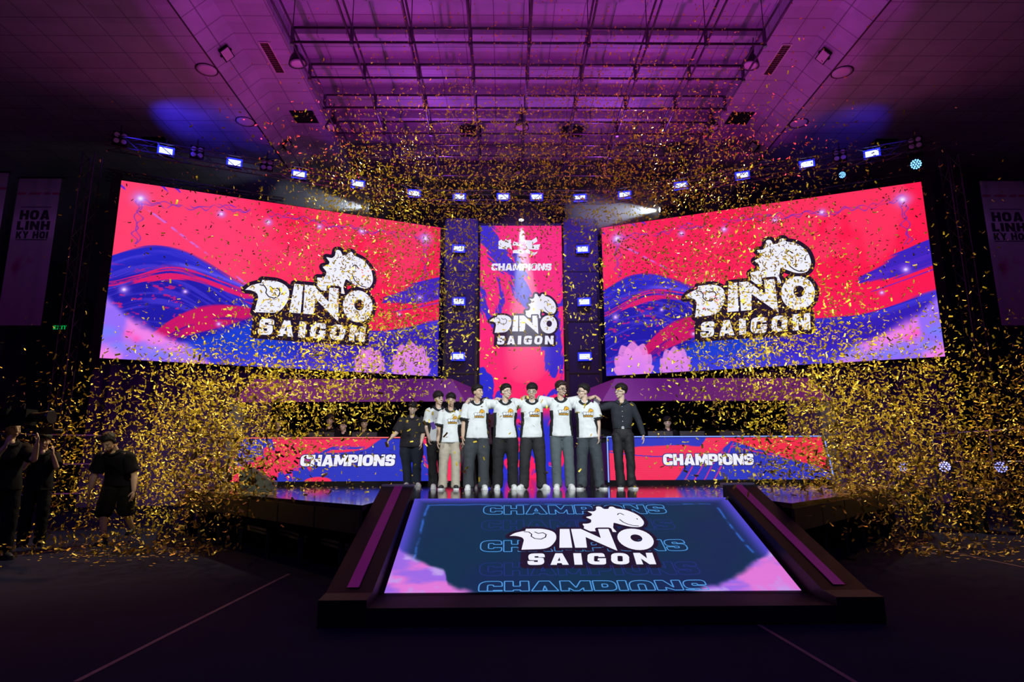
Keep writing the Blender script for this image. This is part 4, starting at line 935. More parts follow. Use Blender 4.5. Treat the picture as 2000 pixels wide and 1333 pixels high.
def fuse(name, pieces, voxel, smooth=2, mats=(), wrinkle=0, wscale=9):
    v = []; f = []
    for a, b in pieces: o = len(v); v += [tuple(p) for p in a]; f += [tuple(i+o for i in q) for q in b]
    me = bpy.data.meshes.new(name); me.from_pydata(v, [], f); o = bpy.data.objects.new(name, me); COL.objects.link(o)
    r = o.modifiers.new('r', 'REMESH'); r.mode = 'VOXEL'; r.voxel_size = voxel; r.adaptivity = 0
    if smooth: s = o.modifiers.new('s', 'SMOOTH'); s.iterations = smooth; s.factor = .5
    out = bpy.data.meshes.new_from_object(o.evaluated_get(bpy.context.evaluated_depsgraph_get()))
    bpy.data.objects.remove(o); bpy.data.meshes.remove(me); out.name = name
    if wrinkle:
        n = len(out.vertices); co = np.empty(n*3); out.vertices.foreach_get('co', co); co = co.reshape(-1, 3); nr = np.empty(n*3); out.vertices.foreach_get('normal', nr); nr = nr.reshape(-1, 3)
        ph = RNG.random()*50; a = fbm(co[:, 0]*wscale+co[:, 2]*wscale*.7+ph, co[:, 2]*wscale*1.0-co[:, 0]*wscale*.6+co[:, 1]*4+ph, 3)
        rdg = 1-np.abs(a*2-1)*2
        co = co+nr*(rdg[:, None]*wrinkle); out.vertices.foreach_set('co', co.reshape(-1))
    for mm in mats: out.materials.append(mm)
    out.polygons.foreach_set('use_smooth', [True]*len(out.polygons)); out.update(); return out
def centers(me):
    n = len(me.polygons); c = np.empty(n*3); me.polygons.foreach_get('center', c); return c.reshape(-1, 3)
def setmi(me, idx): me.polygons.foreach_set('material_index', idx.astype(np.int32)); me.update()

SKIN = [mat('skin_%d' % i, c, .5, spec=.35) for i, c in enumerate([(.70, .49, .35), (.74, .54, .41), (.62, .42, .29)])]
M_HAIR = mat('hair_black', (.014, .012, .012), .6, spec=.25)
M_HAIRB = mat('hair_brown', (.035, .022, .018), .4)
M_EYE, M_EYEW, M_LIP, M_TOOTH, M_BROW = mat('iris', (.01, .008, .008), .2), mat('eye_white', (.7, .68, .66), .4), mat('lip', (.42, .17, .15), .5), mat('teeth', (.8, .78, .74), .3), mat('brow', (.03, .02, .018), .7)
M_JERSEY = mat('white_jersey', (.80, .83, .82), .75, noise=.03, nscale=8); M_TRIM = mat('jersey_black', (.018, .020, .022), .7)
M_TRIMW = M_JERSEY
M_SHOEW = mat('shoe_white', (.78, .78, .75), .5); M_SHOEB = mat('shoe_black', (.02, .02, .024), .5)
M_ORANGE = mat('print_orange', (.85, .42, .02), .6); M_PRINTW = mat('print_white', (.9, .9, .9), .6); M_PRINTK = mat('print_black', (.02, .018, .02), .6)
def cloth(name, c): return mat(name, c, .85, noise=.12, nscale=14)

def hand(w, d, nrm, thumb, curl=.35, sc=1.0):
    """palm, four unequal bent fingers and a thumb leaving the side of the palm"""
    d = d.normalized(); nrm = (nrm-d*nrm.dot(d)).normalized(); t = d.cross(nrm).normalized()*thumb; out = []
    out.append(tube([w-d*.02*sc, w+d*.02*sc, w+d*.055*sc, w+d*.088*sc], [(.024*sc, .019*sc), (.034*sc, .017*sc), (.041*sc, .016*sc), (.038*sc, .012*sc)], t, 12))
    for i, (L, off, a0) in enumerate(((.070, .031, .10), (.079, .0105, .03), (.073, -.0105, -.04), (.057, -.031, -.13))):
        p = w+d*(.082-.004*abs(i-1))*sc+t*off*sc; pts = [p]; dd = (d+t*a0).normalized(); ang = 0
        for s, c in ((.45, .6), (.31, 1.1), (.24, .8)):
            ang += curl*c*(1+.12*i); e = (dd*math.cos(ang)+nrm*math.sin(ang)); p = p+e*L*s*sc; pts.append(p)
        out.append(tube(pts, [.0095*sc, .009*sc, .0083*sc, .007*sc], t, 8))
    p = w+d*.018*sc+t*.024*sc; e1 = (d*.55+t*.75+nrm*.25).normalized(); e2 = (d*.85+t*.35+nrm*.4).normalized()
    out.append(tube([p, p+e1*.034*sc, p+e1*.034*sc+e2*.03*sc, p+e1*.034*sc+e2*.052*sc], [.014*sc, .0115*sc, .010*sc, .008*sc], nrm, 8))
    return out

def person(label, base, H=1.75, yaw=0, head=(0, 0, 0), lean=(0, 0), arms=None, feet=None, knees=None, bulk=1.0, top='jersey', top_m=None, pants_m=None, shoe_m=None, sole_m=None,
           hair='short', hair_m=None, glasses=False, smile=0, skin=0, group=None, sleeve=.62, leg_w=1.0, voxel=.006, shorts=False, drawstring=False, belt=False, tuck=False, hide_legs=False, headset=False, untuck=0, hips=0, buttons=False, badge=False):
    k = H/1.75; lx, ly = lean      # lean: shift of the shoulders relative to the hips (x, y)
    def T(z):                      # torso centre line
        s = max(0, min(1, (z-.90)/.52)); return V3(hips*(1-s)+lx*s, ly*s*s*(1 if ly >= 0 else 1), z-abs(ly)*.35*s)
    neck = T(1.47); hd = Vector(head); Rh = (Matrix.Rotation(hd.x, 3, 'Z') @ Matrix.Rotation(hd.y, 3, 'X') @ Matrix.Rotation(hd.z, 3, 'Y'))
    ntop = neck + V3(lx*.15, -.015+ly*.35, .075); HC = ntop + Rh @ V3(0, -.018, .095)
    body = []; b = bulk
    body.append(tube(*dense([T(.88), T(.96), T(1.06), T(1.18), T(1.30), T(1.39), T(1.44)], [(.135*b, .095*b), (.150*b, .105*b), (.130*b, .095*b), (.145*b, .105*b), (.165*b, .108*b), (.155*b, .085), (.09, .065)]), (1, 0, 0), 20))
    body.append(tube([T(1.42)+V3(0, .005, 0), neck+V3(0, .0, .02), ntop+V3(0, .002, .03)], [.062, .054, .054], (1, 0, 0), 14))
    body.append(ell(T(1.445)+V3(0, -.052, .0), (.050, .040, .058)))
    # head: skull, face, jaw, nose, ears
    h = lambda x, y, z: HC + Rh @ V3(x, y, z)
    body.append(ell(h(0, .012, .035), (.076, .094, .082), Rh)); body.append(ell(h(0, -.018, -.008), (.068, .078, .085), Rh)); body.append(ell(h(0, -.026, -.062), (.056*(1+.2*(b-1)), .056, .046), Rh)); body.append(ell(h(0, -.056, -.094), (.024, .022, .018), Rh))
    body.append(tube([h(0, -.088, .012), h(0, -.100, -.014), h(0, -.106, -.028)], [.009, .012, .0145], Rh @ V3(1, 0, 0), 8)); body.append(ell(h(0, -.088, -.062), (.024, .012, .014), Rh, 10, 6))
    for s in (-1, 1):
        body.append(ell(h(s*.077, .008, -.012), (.010, .019, .032), Rh, 10, 7)); body.append(ell(h(s*.036, -.052, -.030), (.030, .026, .030), Rh, 10, 6)); body.append(ell(h(s*.030, -.078, .022), (.024, .010, .008), Rh, 10, 6))
    # arms
    arms = arms or {}; sh = {}; A = {}
    for s, nm in ((-1, 'L'), (1, 'R')):
        a = arms.get(nm, {}); S0 = T(1.40)+V3(s*.165*(.55+.45*b), 0, a.get('lift', 0)); sh[s] = S0
        E_ = S0 + Vector(a.get('elbow', (s*.055, .02, -.29))); Wr = E_ + Vector(a.get('wrist', (s*.01, -.07, -.245)))
        hdn = Vector(a['hand']) if 'hand' in a else (Wr-E_); pn = Vector(a.get('palm', (-s, 0, 0))); A[s] = (S0, E_, Wr)
        body.append(tube(*dense([S0, S0.lerp(E_, .5), E_, E_.lerp(Wr, .35), Wr], [.050*b, .046*b, .038*b, .038*b, .026]), (1, 0, 0), 12))
        body.append(ell(S0, (.058*b, .052, .055)))
        th = a.get('thumb', -s); body += hand(Wr, hdn, pn, th, a.get('curl', .35))
    # legs
    feet = feet or [(-.11, 0, -.15), (.11, 0, .15)]; knees = knees or [None, None]; LG = []
    for s, ft, kn in ((-1, feet[0], knees[0]), (1, feet[1], knees[1])):
        hp = V3(hips+s*.085*b, .0, .90); an = V3(ft[0], ft[1], .085+(ft[3] if len(ft) > 3 else 0)); K = Vector(kn) if kn else hp.lerp(an, .52)+V3(s*.01, -.03, 0)
        LG.append((hp, K, an)); body.append(tube(*dense([hp, hp.lerp(K, .5), K, K.lerp(an, .35), an], [.082*b, .072*b, .052, .050, .036]), (1, 0, 0), 14))
        fd = V3(math.sin(ft[2]), -math.cos(ft[2]), 0); body.append(tube([an+V3(0, 0, -.04)-fd*.03, an+V3(0, 0, -.045)+fd*.06, an+V3(0, 0, -.055)+fd*.13], [(.032, .035), (.036, .028), (.036, .02)], fd.cross(V3(0, 0, 1)), 10))
    me = fuse('person', body, voxel, 2, [SKIN[skin], M_EYEW, M_EYE, M_LIP, M_TOOTH, M_BROW])
    C = centers(me); q = (C-np.array(HC)) @ np.array(Rh); X, Y_, Z = q[:, 0], q[:, 1], q[:, 2]; fr = Y_ < -.045; mi = np.zeros(len(C)); ax = np.abs(X)
    mi[fr & (((ax-.031)/.0155)**2+((Z-.002)/(.0075 if not smile > 1 else .004))**2 < 1)] = 1; mi[fr & (((ax-.031)/.0075)**2+((Z-.002)/.0075)**2 < 1)] = 2
    mi[fr & (np.abs(ax-.033) < .019) & (np.abs(Z-.024-.15*(ax-.033)*-1) < .0045)] = 5
    mw, mh = (.020, .0062) if not smile else (.029, .010); zz = Z+.064-(.25*ax**2/.03 if smile else 0)
    mi[fr & ((X/mw)**2+(zz/mh)**2 < 1)] = 3
    if smile: mi[fr & ((X/(mw*.8))**2+((zz-.001)/(mh*.55))**2 < 1)] = 4
    setmi(me, mi); root = link('person', me); root.location = base; root.rotation_euler = (0, 0, yaw); root.scale = (k, k, k); tag(root, label, 'person', group)
    # hair
    if hair:
        cap = []; rr = random.Random(label); hm = hair_m or M_HAIR; c0 = V3(0, .014, .036)
        fringe = {'short': .56, 'fringe': .20, 'full': .34, 'side': .42, 'curly': .28, 'slick': .58}[hair]; vol = {'short': 1.01, 'fringe': 1.06, 'full': 1.09, 'side': 1.05, 'curly': 1.12, 'slick': 1.04}[hair]
        n_ = 420
        for i in range(n_):
            z = 1-2*(i+.5)/n_; az = i*2.39996; r = math.sqrt(1-z*z); dx, dy = r*math.cos(az), r*math.sin(az)   # dy<0 is the face
            a = math.atan2(dx, -dy); el = math.asin(z); fa = abs(a)
            lim = fringe if fa < .95 else (fringe+( -.05-fringe)*min(1, (fa-.95)/.35) if fa < 1.3 else (-.05 if fa < 1.75 else -.05-.55*min(1, (fa-1.75)/.7)))
            if fa < .95 and hair == 'side': lim += .22*(.5+a/1.9)
            if fa < .95 and hair in ('fringe', 'full', 'curly'): lim += rr.uniform(-.10, .08)
            if el < lim: continue
            vv = 1+(vol-1+.07)*max(0, min(1, (z+.05)/.5))-.02
            p = V3(dx*.078*vv, dy*.098*vv, z*.088*vv); rad = rr.uniform(.016, .022)*(1.15 if hair == 'curly' else 1)*(.62+.38*max(0, min(1, (z+.1)/.5)))
            cap.append(ell(HC+Rh @ (c0+p), (rad, rad, rad*1.25), Rh, 8, 5))
        cap.append(ell(HC+Rh @ V3(0, .022, .052), (.076, .088, .074), Rh))
        hme = fuse('hair', cap, .006, 2, [hm], .0035, 90); link('hair', hme, root)
    if glasses:
        gm = mat('glasses_black', (.015, .015, .018), .3) if glasses != 'thin' else mat('glasses_metal', (.4, .38, .36), .3, .8); mb = MB()
        for s in (-1, 1):
            pts = [h(s*.034+.023*math.cos(2*PI*i/16), -.104+.10*abs(.023*math.cos(2*PI*i/16)), -.001+.019*math.sin(2*PI*i/16)) for i in range(16)]
            for i in range(16): mb.bar(pts[i], pts[(i+1) % 16], .0045 if glasses != 'thin' else .003)
            mb.bar(h(s*.057, -.100, .004), h(s*.080, -.01, .004), .0045)
        mb.bar(h(-.011, -.106, .004), h(.011, -.106, .004), .004); mb.build('glasses', gm, root)
    if headset:
        mb = MB(); pts = [h(.088*math.cos(t), .01, .04+.088*math.sin(t)) for t in np.linspace(0, PI, 12)]
        for a_, b_ in zip(pts[:-1], pts[1:]): mb.bar(a_, b_, .014)
        mb.add(*ell(h(-.085, .01, .0), (.02, .035, .035), Rh, 10, 6)).add(*ell(h(.085, .01, .0), (.02, .035, .035), Rh, 10, 6)); mb.build('headset', M_BLACK, root, True)
    # trousers
    if pants_m and not hide_legs:
        ps = [tube(*dense([T(.84)+V3(0, 0, 0), T(.90), T(1.0), T(1.05)], [(.150*b, .110*b), (.168*b, .122*b), (.150*b, .110*b), (.142*b, .102*b)]), (1, 0, 0), 20)]
        for s, (hp, K, an) in zip((-1, 1), LG):
            en = K.lerp(an, .06) if shorts else an+V3(0, 0, -.025); w = leg_w
            if shorts: ps.append(tube(*dense([hp+V3(0, 0, .0), hp.lerp(K, .5), en], [.105*b, .100*b, .098*b]), (1, 0, 0), 16))
            else: ps.append(tube(*dense([hp, hp.lerp(K, .5), K, K.lerp(an, .5), en], [(.100*b, .105*b), (.096*b*w, .098*b*w), (.080*w, .084*w), (.078*w, .082*w), (.080*w, .088*w)]), (1, 0, 0), 18))
        pm = fuse('trousers', ps, .009, 2, [pants_m], .009, 6); tr = link('shorts' if shorts else 'trousers', pm, root)
        if drawstring:
            MB().bar(T(.93)+V3(.012, -.135*b, 0), T(.86)+V3(.03, -.145*b, 0), .010).bar(T(.93)+V3(.02, -.135*b, 0), T(.875)+V3(.008, -.145*b, 0), .010).build('drawstring', M_SHOEW, tr)
        if belt:
            ring = [T(1.015)+V3(.152*b*math.cos(t), .114*b*math.sin(t), 0) for t in np.linspace(0, 2*PI, 25)]; mb = MB()
            for a_, b_ in zip(ring[:-1], ring[1:]): mb.bar(a_, b_, .032, .010)
            mb.build('belt', M_SHOEB, root); MB().box(-.022, .022, -.128*b, -.118*b, .998, 1.034).build('belt_buckle', M_ALU, root)
    # shoes
    if shoe_m and not hide_legs:
        for s, ft, (hp, K, an) in zip((-1, 1), feet, LG):
            fd = V3(math.sin(ft[2]), -math.cos(ft[2]), 0); lift = ft[3] if len(ft) > 3 else 0; g = V3(an.x, an.y, lift); sd = fd.cross(V3(0, 0, 1)); zz = V3(0, 0, 1)
            sh_ = [tube([g-fd*.075+zz*.062, g-fd*.03+zz*.066, g+fd*.04+zz*.058, g+fd*.12+zz*.046, g+fd*.175+zz*.038], [(.036, .050), (.041, .058), (.046, .050), (.049, .038), (.038, .028)], sd, 14), tube([g+zz*.08, g+zz*.115], [(.040, .044), (.042, .046)], sd, 12)]
            sm_ = fuse('shoe', sh_, .008, 2, [shoe_m]); co = np.empty(len(sm_.vertices)*3); sm_.vertices.foreach_get('co', co); co = co.reshape(-1, 3); co[:, 2] = np.maximum(co[:, 2], lift+.012); sm_.vertices.foreach_set('co', co.reshape(-1)); sm_.update()
            so = link('shoe', sm_, root)
            out_ = [(-.085, .028), (-.06, .042), (0, .044), (.06, .050), (.13, .054), (.18, .044), (.20, .015)]; pl_ = [g+fd*a_+sd*w_ for a_, w_ in out_]+[g+fd*a_-sd*w_ for a_, w_ in reversed(out_)]
            n_ = len(pl_); MB().add([p+zz*.001 for p in pl_]+[p+zz*.032 for p in pl_], [tuple(range(n_)), tuple(range(2*n_-1, n_-1, -1))]+[(i, n_+i, n_+(i+1) % n_, (i+1) % n_) for i in range(n_)]).build('sole', sole_m or M_SHOEW, so)
            MB().add(*tube([g+fd*.05+zz*.088, g+fd*.085+zz*.076, g+fd*.115+zz*.066], [(.020, .006)]*3, sd, 8)).build('laces', M_SHOEB if shoe_m is M_SHOEW and sole_m else M_SHOEW if shoe_m is M_SHOEB else M_SHOEW, so)
    # top
    hem = (1.0 if tuck else .86-untuck)
    ts = [tube(*dense([T(hem), T(max(hem+.05, 1.0)), T(1.14), T(1.27), T(1.37), T(1.425), T(1.452)+V3(0, .02, 0), T(1.478)+V3(0, .03, 0)], [(.196*b, .150*b) if not tuck else (.150*b, .112*b), (.184*b if not tuck else .160*b, .138*b if not tuck else .125*b), (.172*b, .128*b), (.180*b, .126*b), (.178*b, .108*b), (.150*b, .086), (.090, .060), (.062, .044)]), (1, 0, 0), 24, .15)]
    SL = {}
    for s in (-1, 1):
        S0, E_, Wr = A[s]; long_ = top == 'shirt_long'
        if long_: ts.append(tube(*dense([S0-V3(s*.03, 0, 0), S0, S0.lerp(E_, .5), E_, E_.lerp(Wr, .5), Wr.lerp(E_, .06)], [(.06, .07), (.066*b, .068), (.060*b, .060), (.052, .052), (.046, .046), (.038, .038)]), (1, 0, 0), 14, .3))
        else:
            e = S0.lerp(E_, sleeve*1.30 if sleeve*1.3 < 1.02 else 1.0); ts.append(tube(*dense([S0-V3(s*.04, 0, -.0), S0+V3(0, 0, .0), S0.lerp(e, .5), e], [(.062, .07), (.074*b, .074), (.080*b, .078), (.088*b, .084)]), (1, 0, 0), 16, .12))
            SL[s] = (S0, e)
    main = top_m or M_JERSEY; jm = fuse('jersey' if top == 'jersey' else 'shirt', ts, .009, 2, [main, M_TRIM], .009, 5)
    C = centers(jm); mi = np.zeros(len(C))
    if top == 'jersey':
        tz = C[:, 2]; cx = np.array([T(z).x for z in tz[::1]]) if len(tz) < 200000 else 0; dx = np.abs(C[:, 0]-cx); cy = np.array([T(z).y for z in tz])
        mi[(dx > .132*b) & (tz < 1.28) & (np.abs(C[:, 1]-cy-.0) < .092) & (tz > hem+.0)] = 1
        for s in (-1, 1):
            S0, e = SL[s]; ax_ = (e-S0).normalized(); L = (e-S0).length; d_ = (C-np.array(S0)) @ np.array(ax_); rad = np.linalg.norm(C-np.array(S0)-d_[:, None]*np.array(ax_), axis=1)
            ins = rad < .135*b; mi[ins & (((d_ > L-.030) & (d_ < L-.014)) | (d_ > L+.002))] = 1
            mi[ins & (d_ > -.02) & (d_ < L) & (mi == 1) & (d_ < L-.032)] = 0
    setmi(jm, mi); jo = link('jersey' if top == 'jersey' else 'shirt', jm, root)
    # collar
    cm = M_TRIM if top == 'jersey' else main; base_c = neck+V3(0, 0, .0)
    mb = MB(); n_ = 20; v = []
    for ring_, (ro, zo) in enumerate(((.066, .046), (.078, .044), (.112, .004), (.104, -.010))):
        for i in range(n_):
            t = 2*PI*i/n_; fr_ = max(0, -math.sin(t)); x = ro*math.cos(t)*1.05; y = ro*math.sin(t)*(.92)-.022*fr_; z = zo-.058*fr_**2*(1 if ring_ > 1 else 1.35)
            v.append(base_c+V3(x, y, z))
    mb.add(v, [(r_*n_+i, r_*n_+(i+1) % n_, (r_+1)*n_+(i+1) % n_, (r_+1)*n_+i) for r_ in range(3) for i in range(n_)]+[(3*n_+i, 3*n_+(i+1) % n_, (i+1) % n_, i) for i in range(n_)]); mb.build('collar', cm, jo, True)
    bv = BVHTree.FromPolygons([v_.co.copy() for v_ in jm.vertices], [tuple(p_.vertices) for p_ in jm.polygons])
    def proj(x, z, off):
        hit = bv.ray_cast(V3(x, -1, z), V3(0, 1, 0)); return (hit[0]+V3(0, -off, 0)) if hit[0] is not None else V3(x, -.14, z)
    def decal(name, vf, cx, cz, sc, off, m_, par):
        vv, ff = vf; mb = MB(); mb.add([proj(cx+a*sc, cz+b_*sc, off) for a, b_ in vv], ff); return mb.build(name, m_, par)
    if top == 'jersey':
        cx, cz = T(1.27).x+.035, 1.265
        d0 = decal('printed_logo', LG_BACK, cx, cz, .185, .006, M_PRINTK, jo); d0['label'] = 'small dark, white and orange emblem on the chest'
        decal('logo_letters', LG_FILL_DINO, cx, cz, .185, .010, M_PRINTW, d0); decal('logo_head', LG_FILL_HEAD, cx, cz, .185, .010, M_ORANGE, d0)
        decal('logo_city', LG_FILL_CITY, cx, cz, .185, .010, M_ORANGE, d0)
    if buttons:
        for i in range(5):
            z = 1.38-i*.085; p = proj(T(z).x, z, .003); MB().add(*ell(p, (.006, .004, .006), None, 8, 5)).build('button', M_PRINTW, jo)
    return root, A, T

def stand(px, Y, z=SZ): p = at(px, 900, Y=Y); return V3(p.x, Y, z)
G = 'team members in white jerseys'
HG = lambda top, feet_px: 0
P_ = {}
over = lambda s, dx=.13: dict(elbow=(s*.24, .12, .04), wrist=(s*.20, -.04, .06), hand=(s*.35, -.85, -.42), palm=(0, -.5, -.9), curl=.30, lift=.03, thumb=s)
down = lambda s, **k: dict(dict(elbow=(s*.05, .02, -.28), wrist=(s*.015, -.06, -.24), hand=(0, -.12, -1), palm=(-s, .1, 0), curl=.30), **k)
charcoal, blackp, denim, grey = cloth('charcoal_cloth', (.045, .052, .058)), cloth('black_cloth', (.014, .014, .016)), cloth('grey_denim', (.10, .125, .135)), cloth('slate_cloth', (.050, .062, .072))
khaki, navy, blk_shirt, char_shirt = cloth('khaki_cloth', (.50, .44, .34)), cloth('navy_denim', (.022, .032, .055)), cloth('black_shirt', (.022, .021, .028)), cloth('dark_shirt', (.022, .026, .036))
YF = 11.0
# black shirted man at the far left, arms swinging, head bowed and smiling
person('person in a loose black shirt and navy jeans at the far left of the row', stand(803, 13.3), 1.68, .1, head=(.05, .22, .1), lean=(.0, -.05), bulk=1.28, top='shirt', top_m=blk_shirt, pants_m=navy, shoe_m=M_SHOEW, hair='curly', smile=2, skin=1, leg_w=1.15, sleeve=.75,
       arms={'L': dict(elbow=(-.12, -.02, -.25), wrist=(-.17, -.10, -.18), hand=(-.25, -.1, -1), palm=(1, 0, 0), curl=.35), 'R': down(1, elbow=(.05, .0, -.27), wrist=(-.03, -.08, -.22), curl=.45)}, feet=[(-.06, 0, -.2), (.12, -.02, .4)], untuck=.04)
person('person in a white jersey and black trousers, second in the row, half hidden', stand(852, 11.7), 1.70, .25, head=(.35, .05, -.12), lean=(.02, 0), pants_m=blackp, shoe_m=M_SHOEW, hair='fringe', smile=1, skin=1, group=G,
       arms={'L': down(-1, elbow=(-.04, .02, -.28), wrist=(.03, -.12, -.21), curl=.6), 'R': down(1)}, feet=[(-.06, -.10, -.1), (.16, .30, .3, .10)], knees=[None, (.11, .02, .50)])
person('person in a white jersey, khaki trousers and black and white sneakers', stand(879, YF+.1), 1.60, .05, head=(.05, .05, 0), pants_m=khaki, shoe_m=M_SHOEB, sole_m=M_SHOEW, hair='fringe', skin=2, group=G, leg_w=1.0,
       arms={'L': down(-1), 'R': down(1, elbow=(.06, .03, -.28))}, feet=[(-.13, 0, -.2), (.11, -.06, .1)])
person('person in a white jersey and charcoal trousers beside the khaki trousers', stand(931, YF), 1.73, .05, head=(.85, -.05, .05), pants_m=charcoal, shoe_m=M_SHOEW, hair='side', smile=1, skin=2, bulk=1.1, leg_w=1.12, group=G,
       arms={'L': down(-1), 'R': over(1)}, feet=[(-.135, 0, -.1), (.12, -.03, .15)])
person('person in a white jersey, glasses and black drawstring trousers, head turned right', stand(987, YF), 1.74, .05, head=(.65, -.02, .08), pants_m=blackp, shoe_m=M_SHOEW, hair='side', glasses='thin', smile=1, skin=1, bulk=1.1, leg_w=1.12, drawstring=True, group=G,
       arms={'L': over(-1), 'R': over(1)}, feet=[(-.13, 0, -.1), (.13, 0, .1)])
person('person in a white jersey and black jeans facing the front, middle of the row', stand(1040, YF), 1.75, 0, head=(-.12, .18, .05), pants_m=mat('black_jeans', (.022, .022, .024), .8, noise=.2, nscale=20), shoe_m=M_SHOEW, hair='full', skin=1, bulk=1.04, leg_w=1.05, glasses='thin', group=G,
       arms={'L': over(-1), 'R': over(1)}, feet=[(-.15, 0, -.5), (.15, 0, .6)])
person('person in a white jersey, black glasses and washed grey jeans, looking right', stand(1097, YF), 1.79, .0, head=(.6, .12, -.05), pants_m=denim, shoe_m=M_SHOEW, hair='slick', hair_m=M_HAIRB, glasses=True, smile=1, skin=0, leg_w=.98, group=G,
       arms={'L': over(-1), 'R': over(1)}, feet=[(-.08, 0, -.15), (.13, 0, .15)])
person('person in a white jersey and slate trousers, face in profile to the left', stand(1147, YF), 1.74, -.1, head=(-1.15, 0, 0), pants_m=grey, shoe_m=M_SHOEB, hair='short', glasses=True, skin=1, leg_w=1.08, group=G, bulk=1.0,
       arms={'L': over(-1), 'R': down(1, elbow=(.06, .02, -.28), wrist=(-.01, -.09, -.23), palm=(-1, -.3, 0))}, feet=[(-.10, -.02, -.3), (.20, 0, .5)], hips=.03, lean=(-.02, 0))
person('person in a black long sleeved shirt, belt and glasses at the right end', stand(1218, YF+.1), 1.75, -.12, head=(-.95, -.05, .05), top='shirt_long', top_m=char_shirt, pants_m=mat('black_trousers', (.015, .015, .017), .7), shoe_m=M_SHOEB, sole_m=M_SHOEW, hair='full', glasses='thin', smile=1, skin=1, leg_w=.92, belt=True, tuck=True, buttons=True,
       arms={'L': dict(elbow=(-.27, .03, -.05), wrist=(-.20, -.02, .03), hand=(-.9, -.35, -.1), palm=(0, -.2, -1), curl=.35, lift=.01, thumb=-1), 'R': down(1, elbow=(.12, .02, -.27), wrist=(.06, -.04, -.24), hand=(.05, -.1, -1))}, feet=[(-.06, 0, -.1), (.12, .02, .3)])
person('person mostly hidden behind the row, white jersey showing between two teammates', stand(946, 11.7), 1.58, 0, pants_m=blackp, shoe_m=M_SHOEW, hair='short', skin=1, arms={'L': down(-1), 'R': down(1)}, feet=[(-.10, 0, -.2), (.17, 0, .2)])
# badge on a lanyard
p = at(846, 832, Y=10.85); tag(MB().box(-.035, .035, -.004, .004, -.06, .06, 0, Matrix.Rotation(-.35, 4, 'Y')).build('lanyard_badge', mat('badge_purple', (.10, .04, .28), .35, noise=.6, nscale=40), None, False, p), 'purple badge hanging in front of the second person', 'badge')
# crew seated behind the desks, barely lit
dim = mat('crew_black', (.010, .009, .012), .85, spec=.1)
for i, (x, y0, sk) in enumerate([(645, 818, 2), (672, 828, 1), (712, 824, 2), (1303, 822, 1), (545, 822, 2)]):
    p = at(x, y0, Y=15.0); base = V3(p.x, 15.0, p.z-1.66)
    person('person in black sitting in the dark behind the %s desk, %s' % ('right' if x > 1000 else 'left', ['third from the desk end', 'leaning beside the third', 'nearest the players', 'head just above the desk', 'at the outer end'][i]), base, 1.72, 0, head=(.2*(-1)**i, .2, 0), top='shirt', top_m=dim, pants_m=dim, hair='full', skin=sk, headset=(i % 2 == 0), voxel=.010, group='crew behind the desks',
           arms={'L': down(-1, wrist=(.05, -.22, .02), hand=(.2, -1, 0)), 'R': down(1, wrist=(-.05, -.22, .02), hand=(-.2, -1, 0))}, feet=[(-.1, -.35, 0, .42), (.1, -.35, 0, .42)], knees=[(-.12, -.38, .90), (.12, -.38, .90)])
# crew on the floor at the left
FY = at(215, 1066, z=0).y
person('person in a black shirt and shorts walking bent forward on the dark floor', V3(at(228, 1000, Y=FY+.2).x, FY+.2, 0), 1.80, .1, head=(-.1, .75, 0), lean=(.03, -.34), top='shirt', top_m=dim, pants_m=mat('crew_shorts', (.014, .014, .012), .85, spec=.1), shorts=True, shoe_m=M_SHOEB, sole_m=M_SHOEB, hair='short', skin=2, bulk=1.18, headset=True,
       arms={'L': down(-1, elbow=(-.10, .06, -.27), wrist=(-.02, -.06, -.24)), 'R': down(1, elbow=(.10, .05, -.27), wrist=(.05, -.08, -.24))}, feet=[(-.07, -.16, 0), (.09, .38, .1, .10)], knees=[(-.09, -.20, .48), (.10, .05, .47)])
def camera_rig(p, ry, lab, big=True):
    t = empty('video_camera', p, ry, lab, 'camera', 'video cameras at the left'); k = 1 if big else .5
    MB().box(-.22*k, .22*k, -.09*k, .09*k, -.1*k, .1*k).build('body', M_BLACK, t); MB().lathe([(.06*k, 0), (.06*k, .12*k), (.075*k, .2*k), (.085*k, .28*k), (.08*k, .28*k)], 16, Matrix.Translation((.22*k, 0, 0)) @ Matrix.Rotation(PI/2, 4, 'Y')).build('lens', M_DARK, t, True)
    MB().box(-.1*k, .1*k, -.02*k, .02*k, .15*k, .18*k).bar((-.1*k, 0, .1*k), (-.1*k, 0, .17*k), .02*k).bar((.1*k, 0, .1*k), (.1*k, 0, .17*k), .02*k).build('handle', M_DARK, t)
    MB().box(-.1*k, .02*k, -.16*k, -.09*k, .02*k, .1*k).build('viewfinder', M_BLACK, t); return t
b1 = V3(at(14, 900, Y=8.6).x, 8.6, 0)
person('person in black at the left edge raising a large video camera', b1, 1.76, .9, head=(.2, .1, 0), top='shirt', top_m=dim, pants_m=dim, shoe_m=M_SHOEB, sole_m=M_SHOEB, hair='short', skin=2, voxel=.009, arms={'L': down(-1, elbow=(-.05, -.20, -.18), wrist=(.08, -.16, .18), hand=(.1, -.3, 1)), 'R': down(1, elbow=(.06, -.22, -.16), wrist=(-.03, -.14, .20), hand=(0, -.3, 1))})
camera_rig(V3(at(30, 816, Y=8.35).x, 8.35, at(30, 816, Y=8.35).z), -.1, 'large black video camera held up at the left edge')
b2 = V3(at(82, 900, Y=10.2).x, 10.2, 0)
